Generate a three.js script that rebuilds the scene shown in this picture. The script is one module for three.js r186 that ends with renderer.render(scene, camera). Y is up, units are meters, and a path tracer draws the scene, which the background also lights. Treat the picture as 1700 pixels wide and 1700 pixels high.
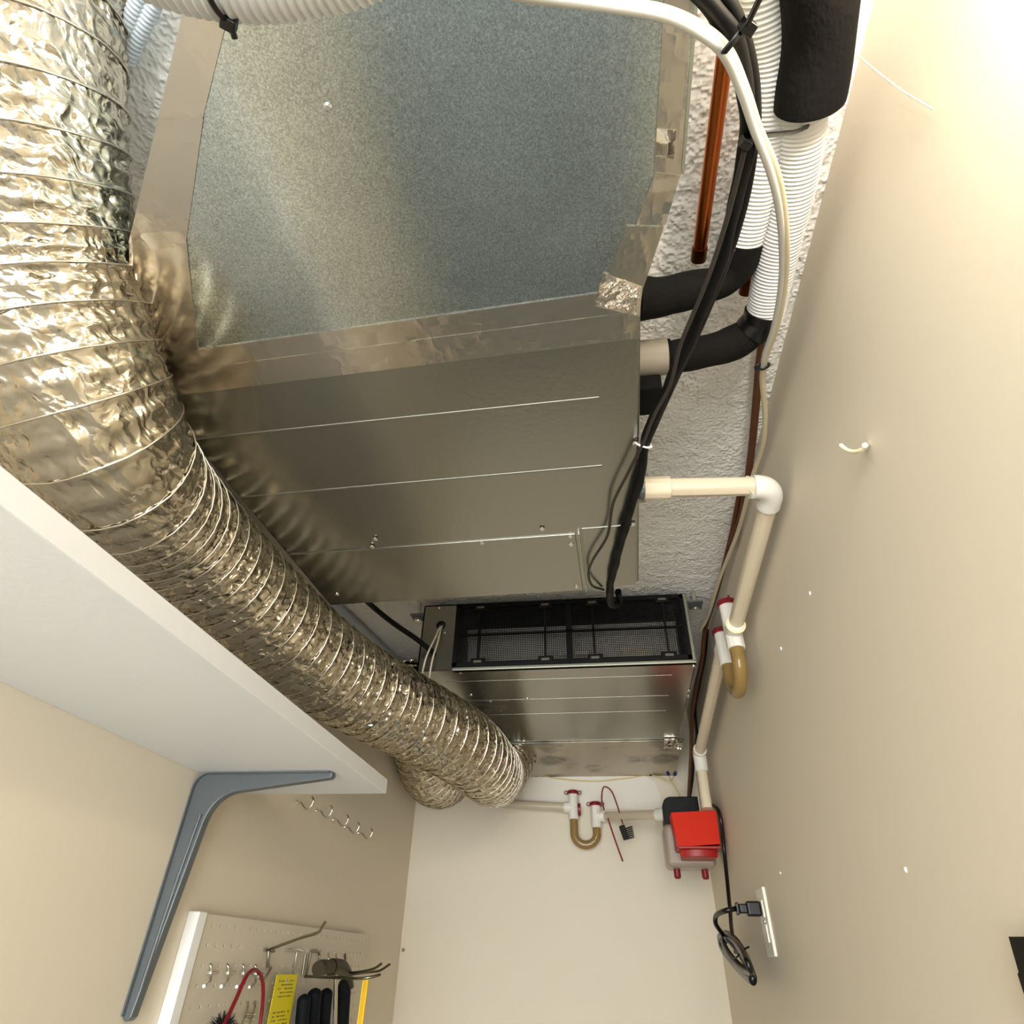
import * as THREE from 'three';
import { RoundedBoxGeometry } from 'three/addons/geometries/RoundedBoxGeometry.js';
import { mergeGeometries, toCreasedNormals } from 'three/addons/utils/BufferGeometryUtils.js';
import { RectAreaLightUniformsLib } from 'three/addons/lights/RectAreaLightUniformsLib.js';

// ---------------------------------------------------------------- camera, light, exposure
const scene = new THREE.Scene();
scene.background = new THREE.Color(0x000000);
const CY = 1.30;                                   // camera height above the floor
const FPX = 1018;                                  // focal length in pixels of the 1700 px frame
const BX = [0.99004231, -0.06489041, -0.12492179]; // room axes (right, up, into the room) seen by the camera
const BU = [0.02215388, -0.80453576, 0.59349087];
const BD = [0.13901591, 0.59034858, 0.79508687];
const camera = new THREE.PerspectiveCamera(2 * Math.atan(850 / FPX) * 180 / Math.PI, 1, 0.01, 30);
{
  const m = new THREE.Matrix4().makeBasis(
    new THREE.Vector3(BX[0], BU[0], -BD[0]),
    new THREE.Vector3(-BX[1], -BU[1], BD[1]),
    new THREE.Vector3(-BX[2], -BU[2], BD[2]));
  camera.quaternion.setFromRotationMatrix(m);
  camera.position.set(0, CY, 0);
}
const renderer = new THREE.WebGLRenderer();
renderer.toneMapping = THREE.LinearToneMapping;
renderer.toneMappingExposure = 1.3;
renderer.shadowMap.enabled = true;
RectAreaLightUniformsLib.init();
const BULB_POWER = 0.30, HALL_POWER = 6.7;           // intensities of the bulb and of the hall light
const BULB_COLOR = new THREE.Color(1.0, 0.89, 0.73), HALL_COLOR = new THREE.Color(0.90, 0.95, 1.0);

// ---------------------------------------------------------------- helpers
const V = (x, y, z) => new THREE.Vector3(x, y, z);
const W = (X, Y, Z) => V(X, CY + Y, -Z);           // room coordinates measured from the camera
function ray(u, v) {
  const d = [u - 850, v - 850, FPX], dot = (a) => a[0] * d[0] + a[1] * d[1] + a[2] * d[2];
  return [dot(BX), dot(BU), dot(BD)];
}
const onAxis = (i) => (u, v, val) => { const r = ray(u, v), k = val / r[i]; return W(r[0] * k, r[1] * k, r[2] * k); };
const PX = onAxis(0), PY = onAxis(1), PZ = onAxis(2);
const PF = (u, v, f) => { const r = ray(u, v), k = f / FPX; return W(r[0] * k, r[1] * k, r[2] * k); };
const XL = -0.6485, XR = 0.2904, ZB = 2.196, YC = 0.7216;   // walls and ceiling

let seed = 12345;
const rnd = () => { seed = (seed * 1664525 + 1013904223) >>> 0; return seed / 4294967296; };
function hash(x, y, s) { let h = (x * 374761393 + y * 668265263 + s * 974634211) | 0; h = Math.imul(h ^ (h >>> 13), 1274126177); return ((h ^ (h >>> 16)) >>> 0) / 4294967296; }
function vnoise(x, y, per, s) {                    // tileable value noise
  const xi = Math.floor(x), yi = Math.floor(y), fx = x - xi, fy = y - yi;
  const m = (a) => ((a % per) + per) % per, u = fx * fx * (3 - 2 * fx), w = fy * fy * (3 - 2 * fy);
  const a = hash(m(xi), m(yi), s), b = hash(m(xi + 1), m(yi), s), c = hash(m(xi), m(yi + 1), s), d = hash(m(xi + 1), m(yi + 1), s);
  return a + (b - a) * u + (c - a) * w + (a - b - c + d) * u * w;
}
function fbm(x, y, per, s, o) { let t = 0, a = 0.5, n = 0; for (let i = 0; i < o; i++) { t += a * vnoise(x * (1 << i), y * (1 << i), per << i, s + i * 17); n += a; a *= 0.5; } return t / n; }
function ridge(x, y, per, s, o) { let t = 0, a = 0.5, n = 0; for (let i = 0; i < o; i++) { t += a * (1 - Math.abs(2 * vnoise(x * (1 << i), y * (1 << i), per << i, s + i * 31) - 1)); n += a; a *= 0.55; } return t / n; }
function tex(n, size, fn, srgb) {                  // n pixels, size metres (uv are metres)
  const d = new Uint8Array(n * n * 4);
  for (let j = 0; j < n; j++) for (let i = 0; i < n; i++) {
    const c = fn(i / n, j / n), k = (j * n + i) * 4;
    const q = (t) => Math.max(0, Math.min(255, Math.round(t * 255)));
    if (Array.isArray(c)) { d[k] = q(c[0]); d[k + 1] = q(c[1]); d[k + 2] = q(c[2]); } else d[k] = d[k + 1] = d[k + 2] = q(c);
    d[k + 3] = 255;
  }
  const t = new THREE.DataTexture(d, n, n);
  t.wrapS = t.wrapT = THREE.RepeatWrapping; t.magFilter = THREE.LinearFilter; t.minFilter = THREE.LinearMipmapLinearFilter; t.generateMipmaps = true;
  if (srgb) t.colorSpace = THREE.SRGBColorSpace;
  t.repeat.set(1 / size, 1 / size); t.needsUpdate = true;
  return t;
}
const usedNames = new Map();
function numbered(n) { const k = usedNames.get(n) || 0; usedNames.set(n, k + 1); return k ? n + '_' + String(k).padStart(3, '0') : n; }
const offs = new WeakMap();
function shade(m) { m.castShadow = true; m.receiveShadow = true; return m; }
function thing(name, label, category, base, group) {
  const o = new THREE.Group(); o.name = numbered(name); o.position.copy(base); scene.add(o);
  o.userData = { label, category }; if (group) o.userData.group = group;
  offs.set(o, base.clone()); return o;
}
function part(name, geo, mat, parent, label) {      // geo is in world coordinates
  const b = offs.get(parent); geo.translate(-b.x, -b.y, -b.z);
  const m = shade(new THREE.Mesh(geo, mat)); m.name = name; if (label) m.userData.label = label;
  parent.add(m); offs.set(m, b); return m;
}
function solo(name, geo, mat, label, category, group) {
  geo.computeBoundingBox(); const c = geo.boundingBox.getCenter(V(0, 0, 0)); c.y = geo.boundingBox.min.y;
  geo.translate(-c.x, -c.y, -c.z);
  const m = shade(new THREE.Mesh(geo, mat)); m.name = numbered(name); m.position.copy(c);
  m.userData = { label, category }; if (group) m.userData.group = group;
  scene.add(m); offs.set(m, c); return m;
}
function struct(name, geo, mat, label, category) {
  const m = shade(new THREE.Mesh(geo, mat)); m.name = name; m.userData = { label, category, kind: 'structure' };
  scene.add(m); offs.set(m, V(0, 0, 0)); return m;
}
function metreUV(g) {                               // planar uv in metres, by the way each face points
  const p = g.attributes.position, n = g.attributes.normal, uv = new Float32Array(p.count * 2);
  for (let i = 0; i < p.count; i++) {
    const ax = Math.abs(n.getX(i)), ay = Math.abs(n.getY(i)), az = Math.abs(n.getZ(i));
    const a = ax > ay && ax > az ? [p.getZ(i), p.getY(i)] : ay > az ? [p.getX(i), p.getZ(i)] : [p.getX(i), p.getY(i)];
    uv[2 * i] = a[0]; uv[2 * i + 1] = a[1];
  }
  g.setAttribute('uv', new THREE.BufferAttribute(uv, 2)); return g;
}
function box(x0, x1, y0, y1, z0, z1, r = 0) {       // room coordinates X, Y, Z
  const w = Math.abs(x1 - x0), h = Math.abs(y1 - y0), d = Math.abs(z1 - z0);
  const g = r ? new RoundedBoxGeometry(w, h, d, 2, r) : new THREE.BoxGeometry(w, h, d);
  g.translate((x0 + x1) / 2, CY + (y0 + y1) / 2, -(z0 + z1) / 2); return metreUV(g);
}
function cbox(c, w, h, d, r = 0, q) {               // box round a world point, turned by a quaternion
  const g = r ? new RoundedBoxGeometry(w, h, d, 2, r) : new THREE.BoxGeometry(w, h, d);
  metreUV(g); if (q) g.applyQuaternion(q); g.translate(c.x, c.y, c.z); return g;
}
const merge = (list) => mergeGeometries(list.map((g) => { const q = g.index ? g.toNonIndexed() : g; for (const k of Object.keys(q.attributes)) if (!['position', 'normal', 'uv'].includes(k)) q.deleteAttribute(k); return q; }));
function sweep(pts, r, o = {}) {                    // round tube along points; r is a number or r(s, angle, t)
  const rad = o.rad || 14, curve = pts.length === 2 ? new THREE.LineCurve3(pts[0], pts[1]) : new THREE.CatmullRomCurve3(pts, !!o.closed, 'centripetal');
  const len = curve.getLength(); curve.arcLengthDivisions = Math.max(200, Math.ceil(len / 0.004)); curve.updateArcLengths();
  const n = o.n || Math.max(pts.length === 2 ? 1 : 8, Math.ceil(len / (o.step || 0.006)));
  const P = [], T = [];
  for (let i = 0; i <= n; i++) { P.push(curve.getPointAt(i / n)); T.push(curve.getTangentAt(i / n)); }
  let N = o.up ? o.up.clone() : Math.abs(T[0].y) < 0.9 ? V(0, 1, 0) : V(1, 0, 0);
  N.addScaledVector(T[0], -N.dot(T[0])).normalize();
  const pos = [], uv = [], idx = [], nor = [];
  const rf = typeof r === 'function' ? r : () => r, ey = o.flat || 1;
  for (let i = 0; i <= n; i++) {
    if (i) N.addScaledVector(T[i], -N.dot(T[i])).normalize();
    const B = T[i].clone().cross(N);
    for (let j = 0; j <= rad; j++) {
      const a = j / rad * 2 * Math.PI, q = rf(i / n * len, j === rad ? 0 : a, i / n);
      const c = Math.cos(a) * q * ey, s = Math.sin(a) * q;
      pos.push(P[i].x + N.x * c + B.x * s, P[i].y + N.y * c + B.y * s, P[i].z + N.z * c + B.z * s);
      uv.push(i / n * len, j / rad * 2 * Math.PI * (o.uvr || (typeof r === 'number' ? r : 0.05)));
    }
  }
  for (let i = 0; i < n; i++) for (let j = 0; j < rad; j++) { const a = i * (rad + 1) + j, b = a + rad + 1; idx.push(a, a + 1, b, a + 1, b + 1, b); }
  let g = new THREE.BufferGeometry();
  g.setAttribute('position', new THREE.Float32BufferAttribute(pos, 3)); g.setAttribute('uv', new THREE.Float32BufferAttribute(uv, 2)); g.setIndex(idx);
  g.computeVertexNormals();
  const na = g.attributes.normal;
  for (let i = 0; i <= n; i++) { const a = i * (rad + 1), b = a + rad, v = V(na.getX(a) + na.getX(b), na.getY(a) + na.getY(b), na.getZ(a) + na.getZ(b)).normalize(); na.setXYZ(a, v.x, v.y, v.z); na.setXYZ(b, v.x, v.y, v.z); }
  if (o.open || o.closed) return g;
  const caps = [];
  for (const e of [0, n]) {
    const c = [], cu = [], ci = []; c.push(P[e].x, P[e].y, P[e].z); cu.push(0, 0);
    for (let j = 0; j <= rad; j++) { const k = (e * (rad + 1) + j) * 3; c.push(pos[k], pos[k + 1], pos[k + 2]); cu.push(0.01 * Math.cos(j), 0.01 * Math.sin(j)); }
    for (let j = 1; j <= rad; j++) e ? ci.push(0, j, j + 1) : ci.push(0, j + 1, j);
    const q = new THREE.BufferGeometry(); q.setAttribute('position', new THREE.Float32BufferAttribute(c, 3)); q.setAttribute('uv', new THREE.Float32BufferAttribute(cu, 2)); q.setIndex(ci); q.computeVertexNormals(); caps.push(q);
  }
  return merge([g, ...caps]);
}
function spin(a, b, prof, rad = 24) {               // turned part: prof = [[distance from a, radius], ...] along a -> b
  const d = b.clone().sub(a).normalize();
  let g = new THREE.LatheGeometry(prof.map(([s, r]) => new THREE.Vector2(r, s)), rad);
  g.applyQuaternion(new THREE.Quaternion().setFromUnitVectors(V(0, 1, 0), d)); g.translate(a.x, a.y, a.z);
  g = g.toNonIndexed(); return toCreasedNormals(g, 0.6);
}
const rod = (a, b, r, rad = 20) => { const l = a.distanceTo(b); return spin(a, b, [[0, 0], [0, r], [l, r], [l, 0]], rad); };
function slab(pts, thick, dir) {                    // polygon of world points in one plane, given thickness along dir
  const n = dir.clone().normalize(), e1 = pts[1].clone().sub(pts[0]).normalize(), e2 = n.clone().cross(e1);
  const sh = new THREE.Shape(pts.map((p) => { const d = p.clone().sub(pts[0]); return new THREE.Vector2(d.dot(e1), d.dot(e2)); }));
  const g = new THREE.ExtrudeGeometry(sh, { depth: thick, bevelEnabled: false });
  g.applyMatrix4(new THREE.Matrix4().makeBasis(e1, e2, n)); g.translate(pts[0].x, pts[0].y, pts[0].z);
  g.computeVertexNormals(); return metreUV(g);
}
function ribbon(a, b, c, d, nu, nv, thick, bump) {  // sheet a-b (u), a-d (v) with relief; bump(u, v) metres downwards
  const n = b.clone().sub(a).cross(d.clone().sub(a)).normalize(), side = [];
  if (n.y > 0) n.negate();
  const at = (u, v) => a.clone().multiplyScalar((1 - u) * (1 - v)).addScaledVector(b, u * (1 - v)).addScaledVector(c, u * v).addScaledVector(d, (1 - u) * v);
  const pos = [], idx = [], uv = [];
  for (const top of [0, 1]) for (let j = 0; j <= nv; j++) for (let i = 0; i <= nu; i++) {
    const p = at(i / nu, j / nv), e = top ? 0 : thick + (bump ? bump(i / nu, j / nv, p) : 0);
    p.addScaledVector(n, e); pos.push(p.x, p.y, p.z); uv.push(p.x, p.z);
  }
  const S = (nu + 1) * (nv + 1), k = (i, j, t) => t * S + j * (nu + 1) + i;
  for (let j = 0; j < nv; j++) for (let i = 0; i < nu; i++) { idx.push(k(i, j, 0), k(i + 1, j, 0), k(i, j + 1, 0), k(i + 1, j, 0), k(i + 1, j + 1, 0), k(i, j + 1, 0)); idx.push(k(i, j, 1), k(i, j + 1, 1), k(i + 1, j, 1), k(i + 1, j, 1), k(i, j + 1, 1), k(i + 1, j + 1, 1)); }
  const edge = (i0, j0, i1, j1) => idx.push(k(i0, j0, 0), k(i0, j0, 1), k(i1, j1, 0), k(i1, j1, 0), k(i0, j0, 1), k(i1, j1, 1));
  for (let i = 0; i < nu; i++) { edge(i + 1, 0, i, 0); edge(i, nv, i + 1, nv); }
  for (let j = 0; j < nv; j++) { edge(0, j, 0, j + 1); edge(nu, j + 1, nu, j); }
  const g = new THREE.BufferGeometry(); g.setAttribute('position', new THREE.Float32BufferAttribute(pos, 3)); g.setAttribute('uv', new THREE.Float32BufferAttribute(uv, 2)); g.setIndex(idx);
  // make every face look outwards along n
  g.computeVertexNormals(); const na = g.attributes.normal; let t = 0; for (let i = 0; i < S; i++) t += na.getX(i) * n.x + na.getY(i) * n.y + na.getZ(i) * n.z;
  if (t < 0) { for (let i = 0; i < idx.length; i += 3) { const q = idx[i]; idx[i] = idx[i + 1]; idx[i + 1] = q; } g.setIndex(idx); g.computeVertexNormals(); }
  return toCreasedNormals(g, 0.9);
}

// ---------------------------------------------------------------- materials
const col = (h) => new THREE.Color(h);
const mat = (c, rough, metal = 0, o = {}) => new THREE.MeshStandardMaterial({ color: col(c), roughness: rough, metalness: metal, ...o });
const peelTex = tex(512, 0.12, (u, v) => fbm(u * 24, v * 24, 24, 3, 3));
const popTex = tex(1024, 0.32, (u, v) => { const a = ridge(u * 40, v * 40, 40, 9, 2), b = fbm(u * 22, v * 22, 22, 5, 3), c = vnoise(u * 90, v * 90, 90, 77); return 0.45 * Math.pow(b, 1.5) + 0.4 * a * b + 0.25 * c * c; });
const creaseTex = tex(1024, 0.16, (u, v) => { const w = fbm(u * 6, v * 6, 6, 41, 2) * 0.35, x = u + w * 0.3, y = v + w * 0.3; return 0.55 * (1 - Math.pow(ridge(x * 8, y * 5, 0 | 8, 11, 3), 1.4)) + 0.45 * ridge((x + y) * 9, (x - y) * 7, 63, 23, 2); });
const fineCrease = tex(1024, 0.2, (u, v) => { const a = Math.pow(ridge(u * 7, v * 7, 7, 61, 3), 5), b = fbm(u * 12, v * 12, 12, 63, 4); return 0.4 + 0.5 * a + 0.12 * b; });
const spangle = tex(1024, 0.3, (u, v) => {
  const f = hash(Math.floor(u * 420), Math.floor(v * 420), 5), g = vnoise(u * 250, v * 250, 250, 8), b = fbm(u * 5, v * 5, 5, 21, 4);
  let s = 0.84 + 0.16 * (g - 0.5) + 0.10 * (b - 0.5) + (f > 0.994 ? 0.16 : 0) + (f - 0.5) * 0.16;
  return [s * 0.97, s, s * 1.0];
}, true);
const spangleRough = tex(512, 0.3, (u, v) => 0.13 + 0.06 * fbm(u * 6, v * 6, 6, 33, 4) + 0.05 * vnoise(u * 120, v * 120, 120, 2));
const smudge = tex(512, 0.35, (u, v) => { const b = fbm(u * 4, v * 4, 4, 91, 5), k = Math.max(0, b - 0.5) * 2.6; const s = 0.88 - 0.55 * Math.min(1, k); return [s, s * 0.985, s * 0.95]; }, true);
const M = {
  wall: mat(0xded3be, 0.6, 0, { bumpMap: peelTex, bumpScale: 0.00009 }),
  patch: mat(0xe8e2d6, 0.8, 0, { bumpMap: peelTex, bumpScale: 0.0004 }),
  ceiling: mat(0xf5f1ea, 0.92, 0, { bumpMap: popTex, bumpScale: 0.006 }),
  floor: mat(0x8b8f8f, 0.85),
  galv: new THREE.MeshStandardMaterial({ color: col(0xf4f7f6), metalness: 1, roughness: 1, map: spangle, roughnessMap: spangleRough }),
  casing: mat(0x9b9a90, 0.27, 0.95, { bumpMap: peelTex, bumpScale: 0.00008 }),
  casingEdge: mat(0xa7a797, 0.4, 0.85),
  rib: mat(0x9b9a90, 0.45, 0.95),
  tape: mat(0xcfc8bd, 0.2, 1, { bumpMap: fineCrease, bumpScale: 0.0006 }),
  tapeDirty: new THREE.MeshStandardMaterial({ color: col(0xd8d2c6), metalness: 0.85, roughness: 0.42, map: smudge, bumpMap: fineCrease, bumpScale: 0.001 }),
  foil: mat(0xc9c0ae, 0.19, 1, { bumpMap: creaseTex, bumpScale: 0.0048 }),
  coil: mat(0xddd6c8, 0.24, 1),
  shelf: mat(0xdcdcdb, 0.5, 0, { bumpMap: peelTex, bumpScale: 0.0002 }),
  bracket: mat(0x5d6365, 0.4, 0.2),
  screw: mat(0xe4e2da, 0.25, 1),
  black: mat(0x080808, 0.5), blackGloss: mat(0x050506, 0.3), foam: mat(0x0c0a08, 0.85, 0, { bumpMap: peelTex, bumpScale: 0.0008 }),
  loom: mat(0x070708, 0.5), grille: mat(0x080706, 0.55), inner: mat(0x9a958b, 0.5, 0.6), fin: mat(0x6d685e, 0.5, 0.5), finBright: mat(0xd8d2bd, 0.4, 0.3),
  hose: mat(0xdedddb, 0.5), hoseGrey: mat(0xb9bfc3, 0.6),
  cable: mat(0xcfc3a4, 0.45), cableWhite: mat(0xcfcdc6, 0.45), tan: mat(0xb9aa86, 0.5), brown: mat(0x5a3018, 0.45), darkWire: mat(0x2b2620, 0.5),
  copper: mat(0xb5622f, 0.28, 1, { bumpMap: peelTex, bumpScale: 0.0001 }), copperDark: mat(0x6a3d20, 0.35, 1),
  pvc: mat(0xdccdb2, 0.38), pvcWhite: mat(0xe6e1d6, 0.36), pvcRing: mat(0xf3e3ae, 0.4),
  amber: new THREE.MeshPhysicalMaterial({ color: col(0xa88a52), roughness: 0.1, metalness: 0, transmission: 0.35, thickness: 0, ior: 1.45, side: THREE.DoubleSide }),
  clearPipe: new THREE.MeshPhysicalMaterial({ color: col(0xe6dcc8), roughness: 0.25, transmission: 0.45, thickness: 0, side: THREE.DoubleSide }),
  maroon: mat(0x7c0d1c, 0.4), red: new THREE.MeshPhysicalMaterial({ color: col(0xd02503), roughness: 0.5, specularIntensity: 0.3, bumpMap: peelTex, bumpScale: 0.00015 }), redDark: mat(0x9c1512, 0.4),
  tank: new THREE.MeshPhysicalMaterial({ color: col(0xb3a390), roughness: 0.4, transmission: 0.3, thickness: 0 }),
  plate: mat(0xf0ebdb, 0.35), chrome: mat(0xd9d6cc, 0.16, 1), steel: mat(0x8c8878, 0.3, 1),
  peg: mat(0xd4cab6, 0.55), trimWhite: mat(0xf3f2ee, 0.45),
  yellow: mat(0xe6d50c, 0.5), orange: mat(0xf2a90e, 0.42), navy: mat(0x090d12, 0.7), rust: mat(0x3a3020, 0.5, 0.5),
  blueNut: mat(0x152a72, 0.4), yellowWire: mat(0xd8c069, 0.5), bristle: mat(0x17150f, 0.8), thread: mat(0xf6ecc8, 0.6),
};
for (const k of ['foam', 'loom', 'black', 'grille', 'navy']) M[k] = new THREE.MeshPhysicalMaterial({ color: M[k].color, roughness: M[k].roughness, bumpMap: M[k].bumpMap, bumpScale: M[k].bumpScale, specularIntensity: 0.4 });
for (const k of ['wall', 'shelf', 'red', 'copper', 'foam', 'casing', 'patch']) M[k].name = k;

// ---------------------------------------------------------------- the room
struct('ceiling', box(XL - 0.1, XR + 0.1, YC, YC + 0.1, -0.5, ZB + 0.1), M.ceiling, 'white stippled ceiling over the closet', 'ceiling');
struct('wall_right', box(XR, XR + 0.1, -CY, YC, -0.5, ZB + 0.1), M.wall, 'smooth beige painted wall carrying the outlet', 'wall');
struct('wall_left', box(XL - 0.1, XL, -CY, YC, -0.5, ZB + 0.1), M.wall, 'beige painted wall carrying shelf and pegboard', 'wall');
struct('wall_back', box(XL, XR, -CY, YC, ZB, ZB + 0.1), M.wall, 'beige painted end wall below the metal units', 'wall');
struct('floor', box(-1.7, 1.4, -CY - 0.1, -CY, -1.4, ZB + 0.1), M.floor, 'dark blue grey floor', 'floor');
struct('ceiling_hall', box(-1.7, 1.4, YC, YC + 0.1, -1.4, -0.5), M.ceiling, 'white stippled ceiling of the hall', 'ceiling');
struct('wall_hall_back', box(-1.7, 1.4, -CY, YC, -1.4, -1.3), M.wall, 'beige wall across the hall', 'wall');
struct('wall_hall_left', box(-1.7, -1.6, -CY, YC, -1.3, -0.5), M.wall, 'beige wall at one end of the hall', 'wall');
struct('wall_hall_right', box(1.3, 1.4, -CY, YC, -1.3, -0.5), M.wall, 'beige wall at the other end of the hall', 'wall');
struct('wall_front_left', box(-1.6, XL - 0.1, -CY, YC, -0.5, -0.4), M.wall, 'beige wall beside the closet opening, shelf side', 'wall');
struct('wall_front_right', box(XR + 0.1, 1.3, -CY, YC, -0.5, -0.4), M.wall, 'beige wall beside the closet opening, outlet side', 'wall');
solo('plaster_patch', slab([PZ(868, 1286, ZB), PZ(1070, 1288, ZB), PZ(1088, 1300, ZB), PZ(1096, 1320, ZB), PZ(1098, 1346, ZB), PZ(870, 1336, ZB)].map((p) => p.setZ(-ZB)), 0.0025, V(0, 0, 1)), M.patch, 'pale unpainted plaster patch on the end wall under the foil taped duct', 'plaster patch');

// unseen glowing window, added behind the camera as cool fill light
{
  const t = thing('window_1', 'unseen glowing window added in the hall wall to light the closet', 'window', W(-0.15, -0.75, -1.3)); t.userData.kind = 'structure';
  const glow = new THREE.MeshStandardMaterial({ color: 0xffffff, emissive: HALL_COLOR.clone(), emissiveIntensity: 2.5, roughness: 0.6 });
  part('glow_pane', box(-0.8, 0.5, -0.75, 0.55, -1.3, -1.292), glow, t);
  for (const [a, b, c, d] of [[-0.86, -0.8, -0.81, 0.61], [0.5, 0.56, -0.81, 0.61], [-0.8, 0.5, 0.55, 0.61], [-0.8, 0.5, -0.81, -0.75]]) part('added_window_frame', box(a, b, c, d, -1.3, -1.27, 0.004), M.trimWhite, t);
  const l = new THREE.RectAreaLight(HALL_COLOR, HALL_POWER, 1.3, 1.3);
  l.position.copy(W(-0.15, -0.1, -1.285)); l.lookAt(-0.15, CY - 0.1, -5); scene.add(l);
}
// bare bulb on the right-hand wall
{
  const c = W(0.245, 0.465, 0.03), ax = V(0.0, 0.62, 0.78).normalize();
  const hb = c.clone().addScaledVector(ax, 0.085);
  const t = thing('wall_lamp', 'glowing round bulb in a holder on the beige wall', 'lamp', hb);
  part('lamp_holder', spin(c.clone().addScaledVector(ax, 0.05), hb, [[0, 0], [0, 0.017], [0.05, 0.02], [0.05, 0]]), M.trimWhite, t);
  part('mounting_plate', cbox(V(XR - 0.005, hb.y, hb.z), 0.01, 0.07, 0.07, 0.002), M.trimWhite, t);
  part('arm', rod(hb.clone().addScaledVector(ax, -0.015), V(XR - 0.008, hb.y, hb.z), 0.01), M.trimWhite, t);
  const glow = new THREE.MeshStandardMaterial({ color: 0xffffff, emissive: BULB_COLOR.clone(), emissiveIntensity: 4, roughness: 0.4 });
  const prof = []; for (let i = 0; i <= 16; i++) { const a = i / 16 * Math.PI * 0.86; prof.push([0.033 - Math.cos(a) * 0.033, Math.sin(a) * 0.033]); } prof.push([0.085, 0.013], [0.088, 0]);
  part('bulb', spin(c.clone().addScaledVector(ax, -0.033), hb, prof, 28), glow, t);
  const l = new THREE.PointLight(BULB_COLOR, BULB_POWER, 0, 2); l.position.copy(c); l.castShadow = true; l.shadow.radius = 1.5; scene.add(l);
}

// ---------------------------------------------------------------- air handlers and plenums
const YU = 0.53;                                     // underside of both units
function screwHead(p, n, r = 0.0042) { return spin(p, p.clone().add(n), [[0, 0], [0, r], [0.0012, r], [0.0026, r * 0.55], [0.0026, 0]], 12); }
const DOWN = V(0, -1, 0);
{
  const th = -0.0206, q = new THREE.Quaternion().setFromAxisAngle(V(0, 1, 0), th);
  const cx = 0.0697 - 0.31, cz = 0.662, c = W(cx, YU, cz);
  const t = thing('air_handler', 'grey sheet metal ceiling unit with pressed ribs and bolted cover, open ceiling behind it', 'air handler', c);
  const loc = (x, y, z) => V(x, y, -z).applyQuaternion(q).add(c);        // x right, y up, z into the room
  const lb = (x0, x1, y0, y1, z0, z1, r) => cbox(loc((x0 + x1) / 2, (y0 + y1) / 2, (z0 + z1) / 2), x1 - x0, y1 - y0, z1 - z0, r, q);
  part('casing', lb(-0.255, 0.31, 0, 0.165, -0.279, 0.279, 0.003), M.casing, t);
  const pt = (u, v) => { const p = PY(u, v, YU).sub(c).applyQuaternion(q.clone().invert()); return [p.x, -p.z]; };
  for (const [u0, v0, u1, v1] of [[300, 730, 995, 661], [330, 830, 1000, 774], [420, 944, 905, 912], [440, 990, 690, 974]]) {
    const a = pt(u0, v0), b = pt(u1, v1), m = (a[1] + b[1]) / 2;
    part('rib', lb(Math.max(-0.25, a[0]), b[0], -0.0009, 0.001, m - 0.0016, m + 0.0016, 0.0008), M.rib, t);
  }
  const a = pt(955, 885), b = pt(970, 978);
  const cov = part('access_cover', lb(-0.252, a[0], -0.0022, 0.001, a[1], b[1], 0.001), M.casing, t);
  part('cover_flange', lb(a[0] + 0.004, a[0] + 0.0065, -0.006, 0.001, a[1] - 0.004, b[1]), M.casingEdge, t);
  part('end_panel', lb(a[0] + 0.010, 0.305, -0.0012, 0.001, a[1] - 0.012, b[1] - 0.006, 0.0005), M.casing, t);
  for (const [u, v] of [[623, 893], [618, 906], [800, 899], [900, 876], [947, 888], [948, 902], [957, 972], [1050, 868], [420, 905], [560, 985]]) {
    const p = pt(u, v); part('screw', screwHead(loc(p[0], -0.002, p[1]), DOWN), M.screw, t);
  }
  // pipe stubs and terminal box on the side
  part('flare_nut', spin(W(0.07, 0.600, 0.545), W(0.2, 0.600, 0.545), [[0, 0], [0, 0.012], [0.02, 0.012], [0.02, 0.009], [0.03, 0.009], [0.03, 0]], 6), M.copperDark, t, 'brass pipe stub');
  part('side_box', lb(0.309, 0.340, 0.03, 0.12, -0.135, -0.088, 0.004), M.foam, t, 'dark foam covered fitting');
  for (const z of [-0.2, 0.2]) { part('hanging_lug', lb(0.305, 0.335, 0.125, 0.128, z - 0.02, z + 0.02), M.casing, t); part('threaded_rod', rod(loc(0.325, 0.12, z), loc(0.325, YC - YU, z), 0.004, 10), M.steel, t); }
  for (const z of [-0.2, 0.2]) part('threaded_rod', rod(loc(-0.24, 0.16, z), loc(-0.24, YC - YU, z), 0.004, 10), M.steel, t);
}
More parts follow.
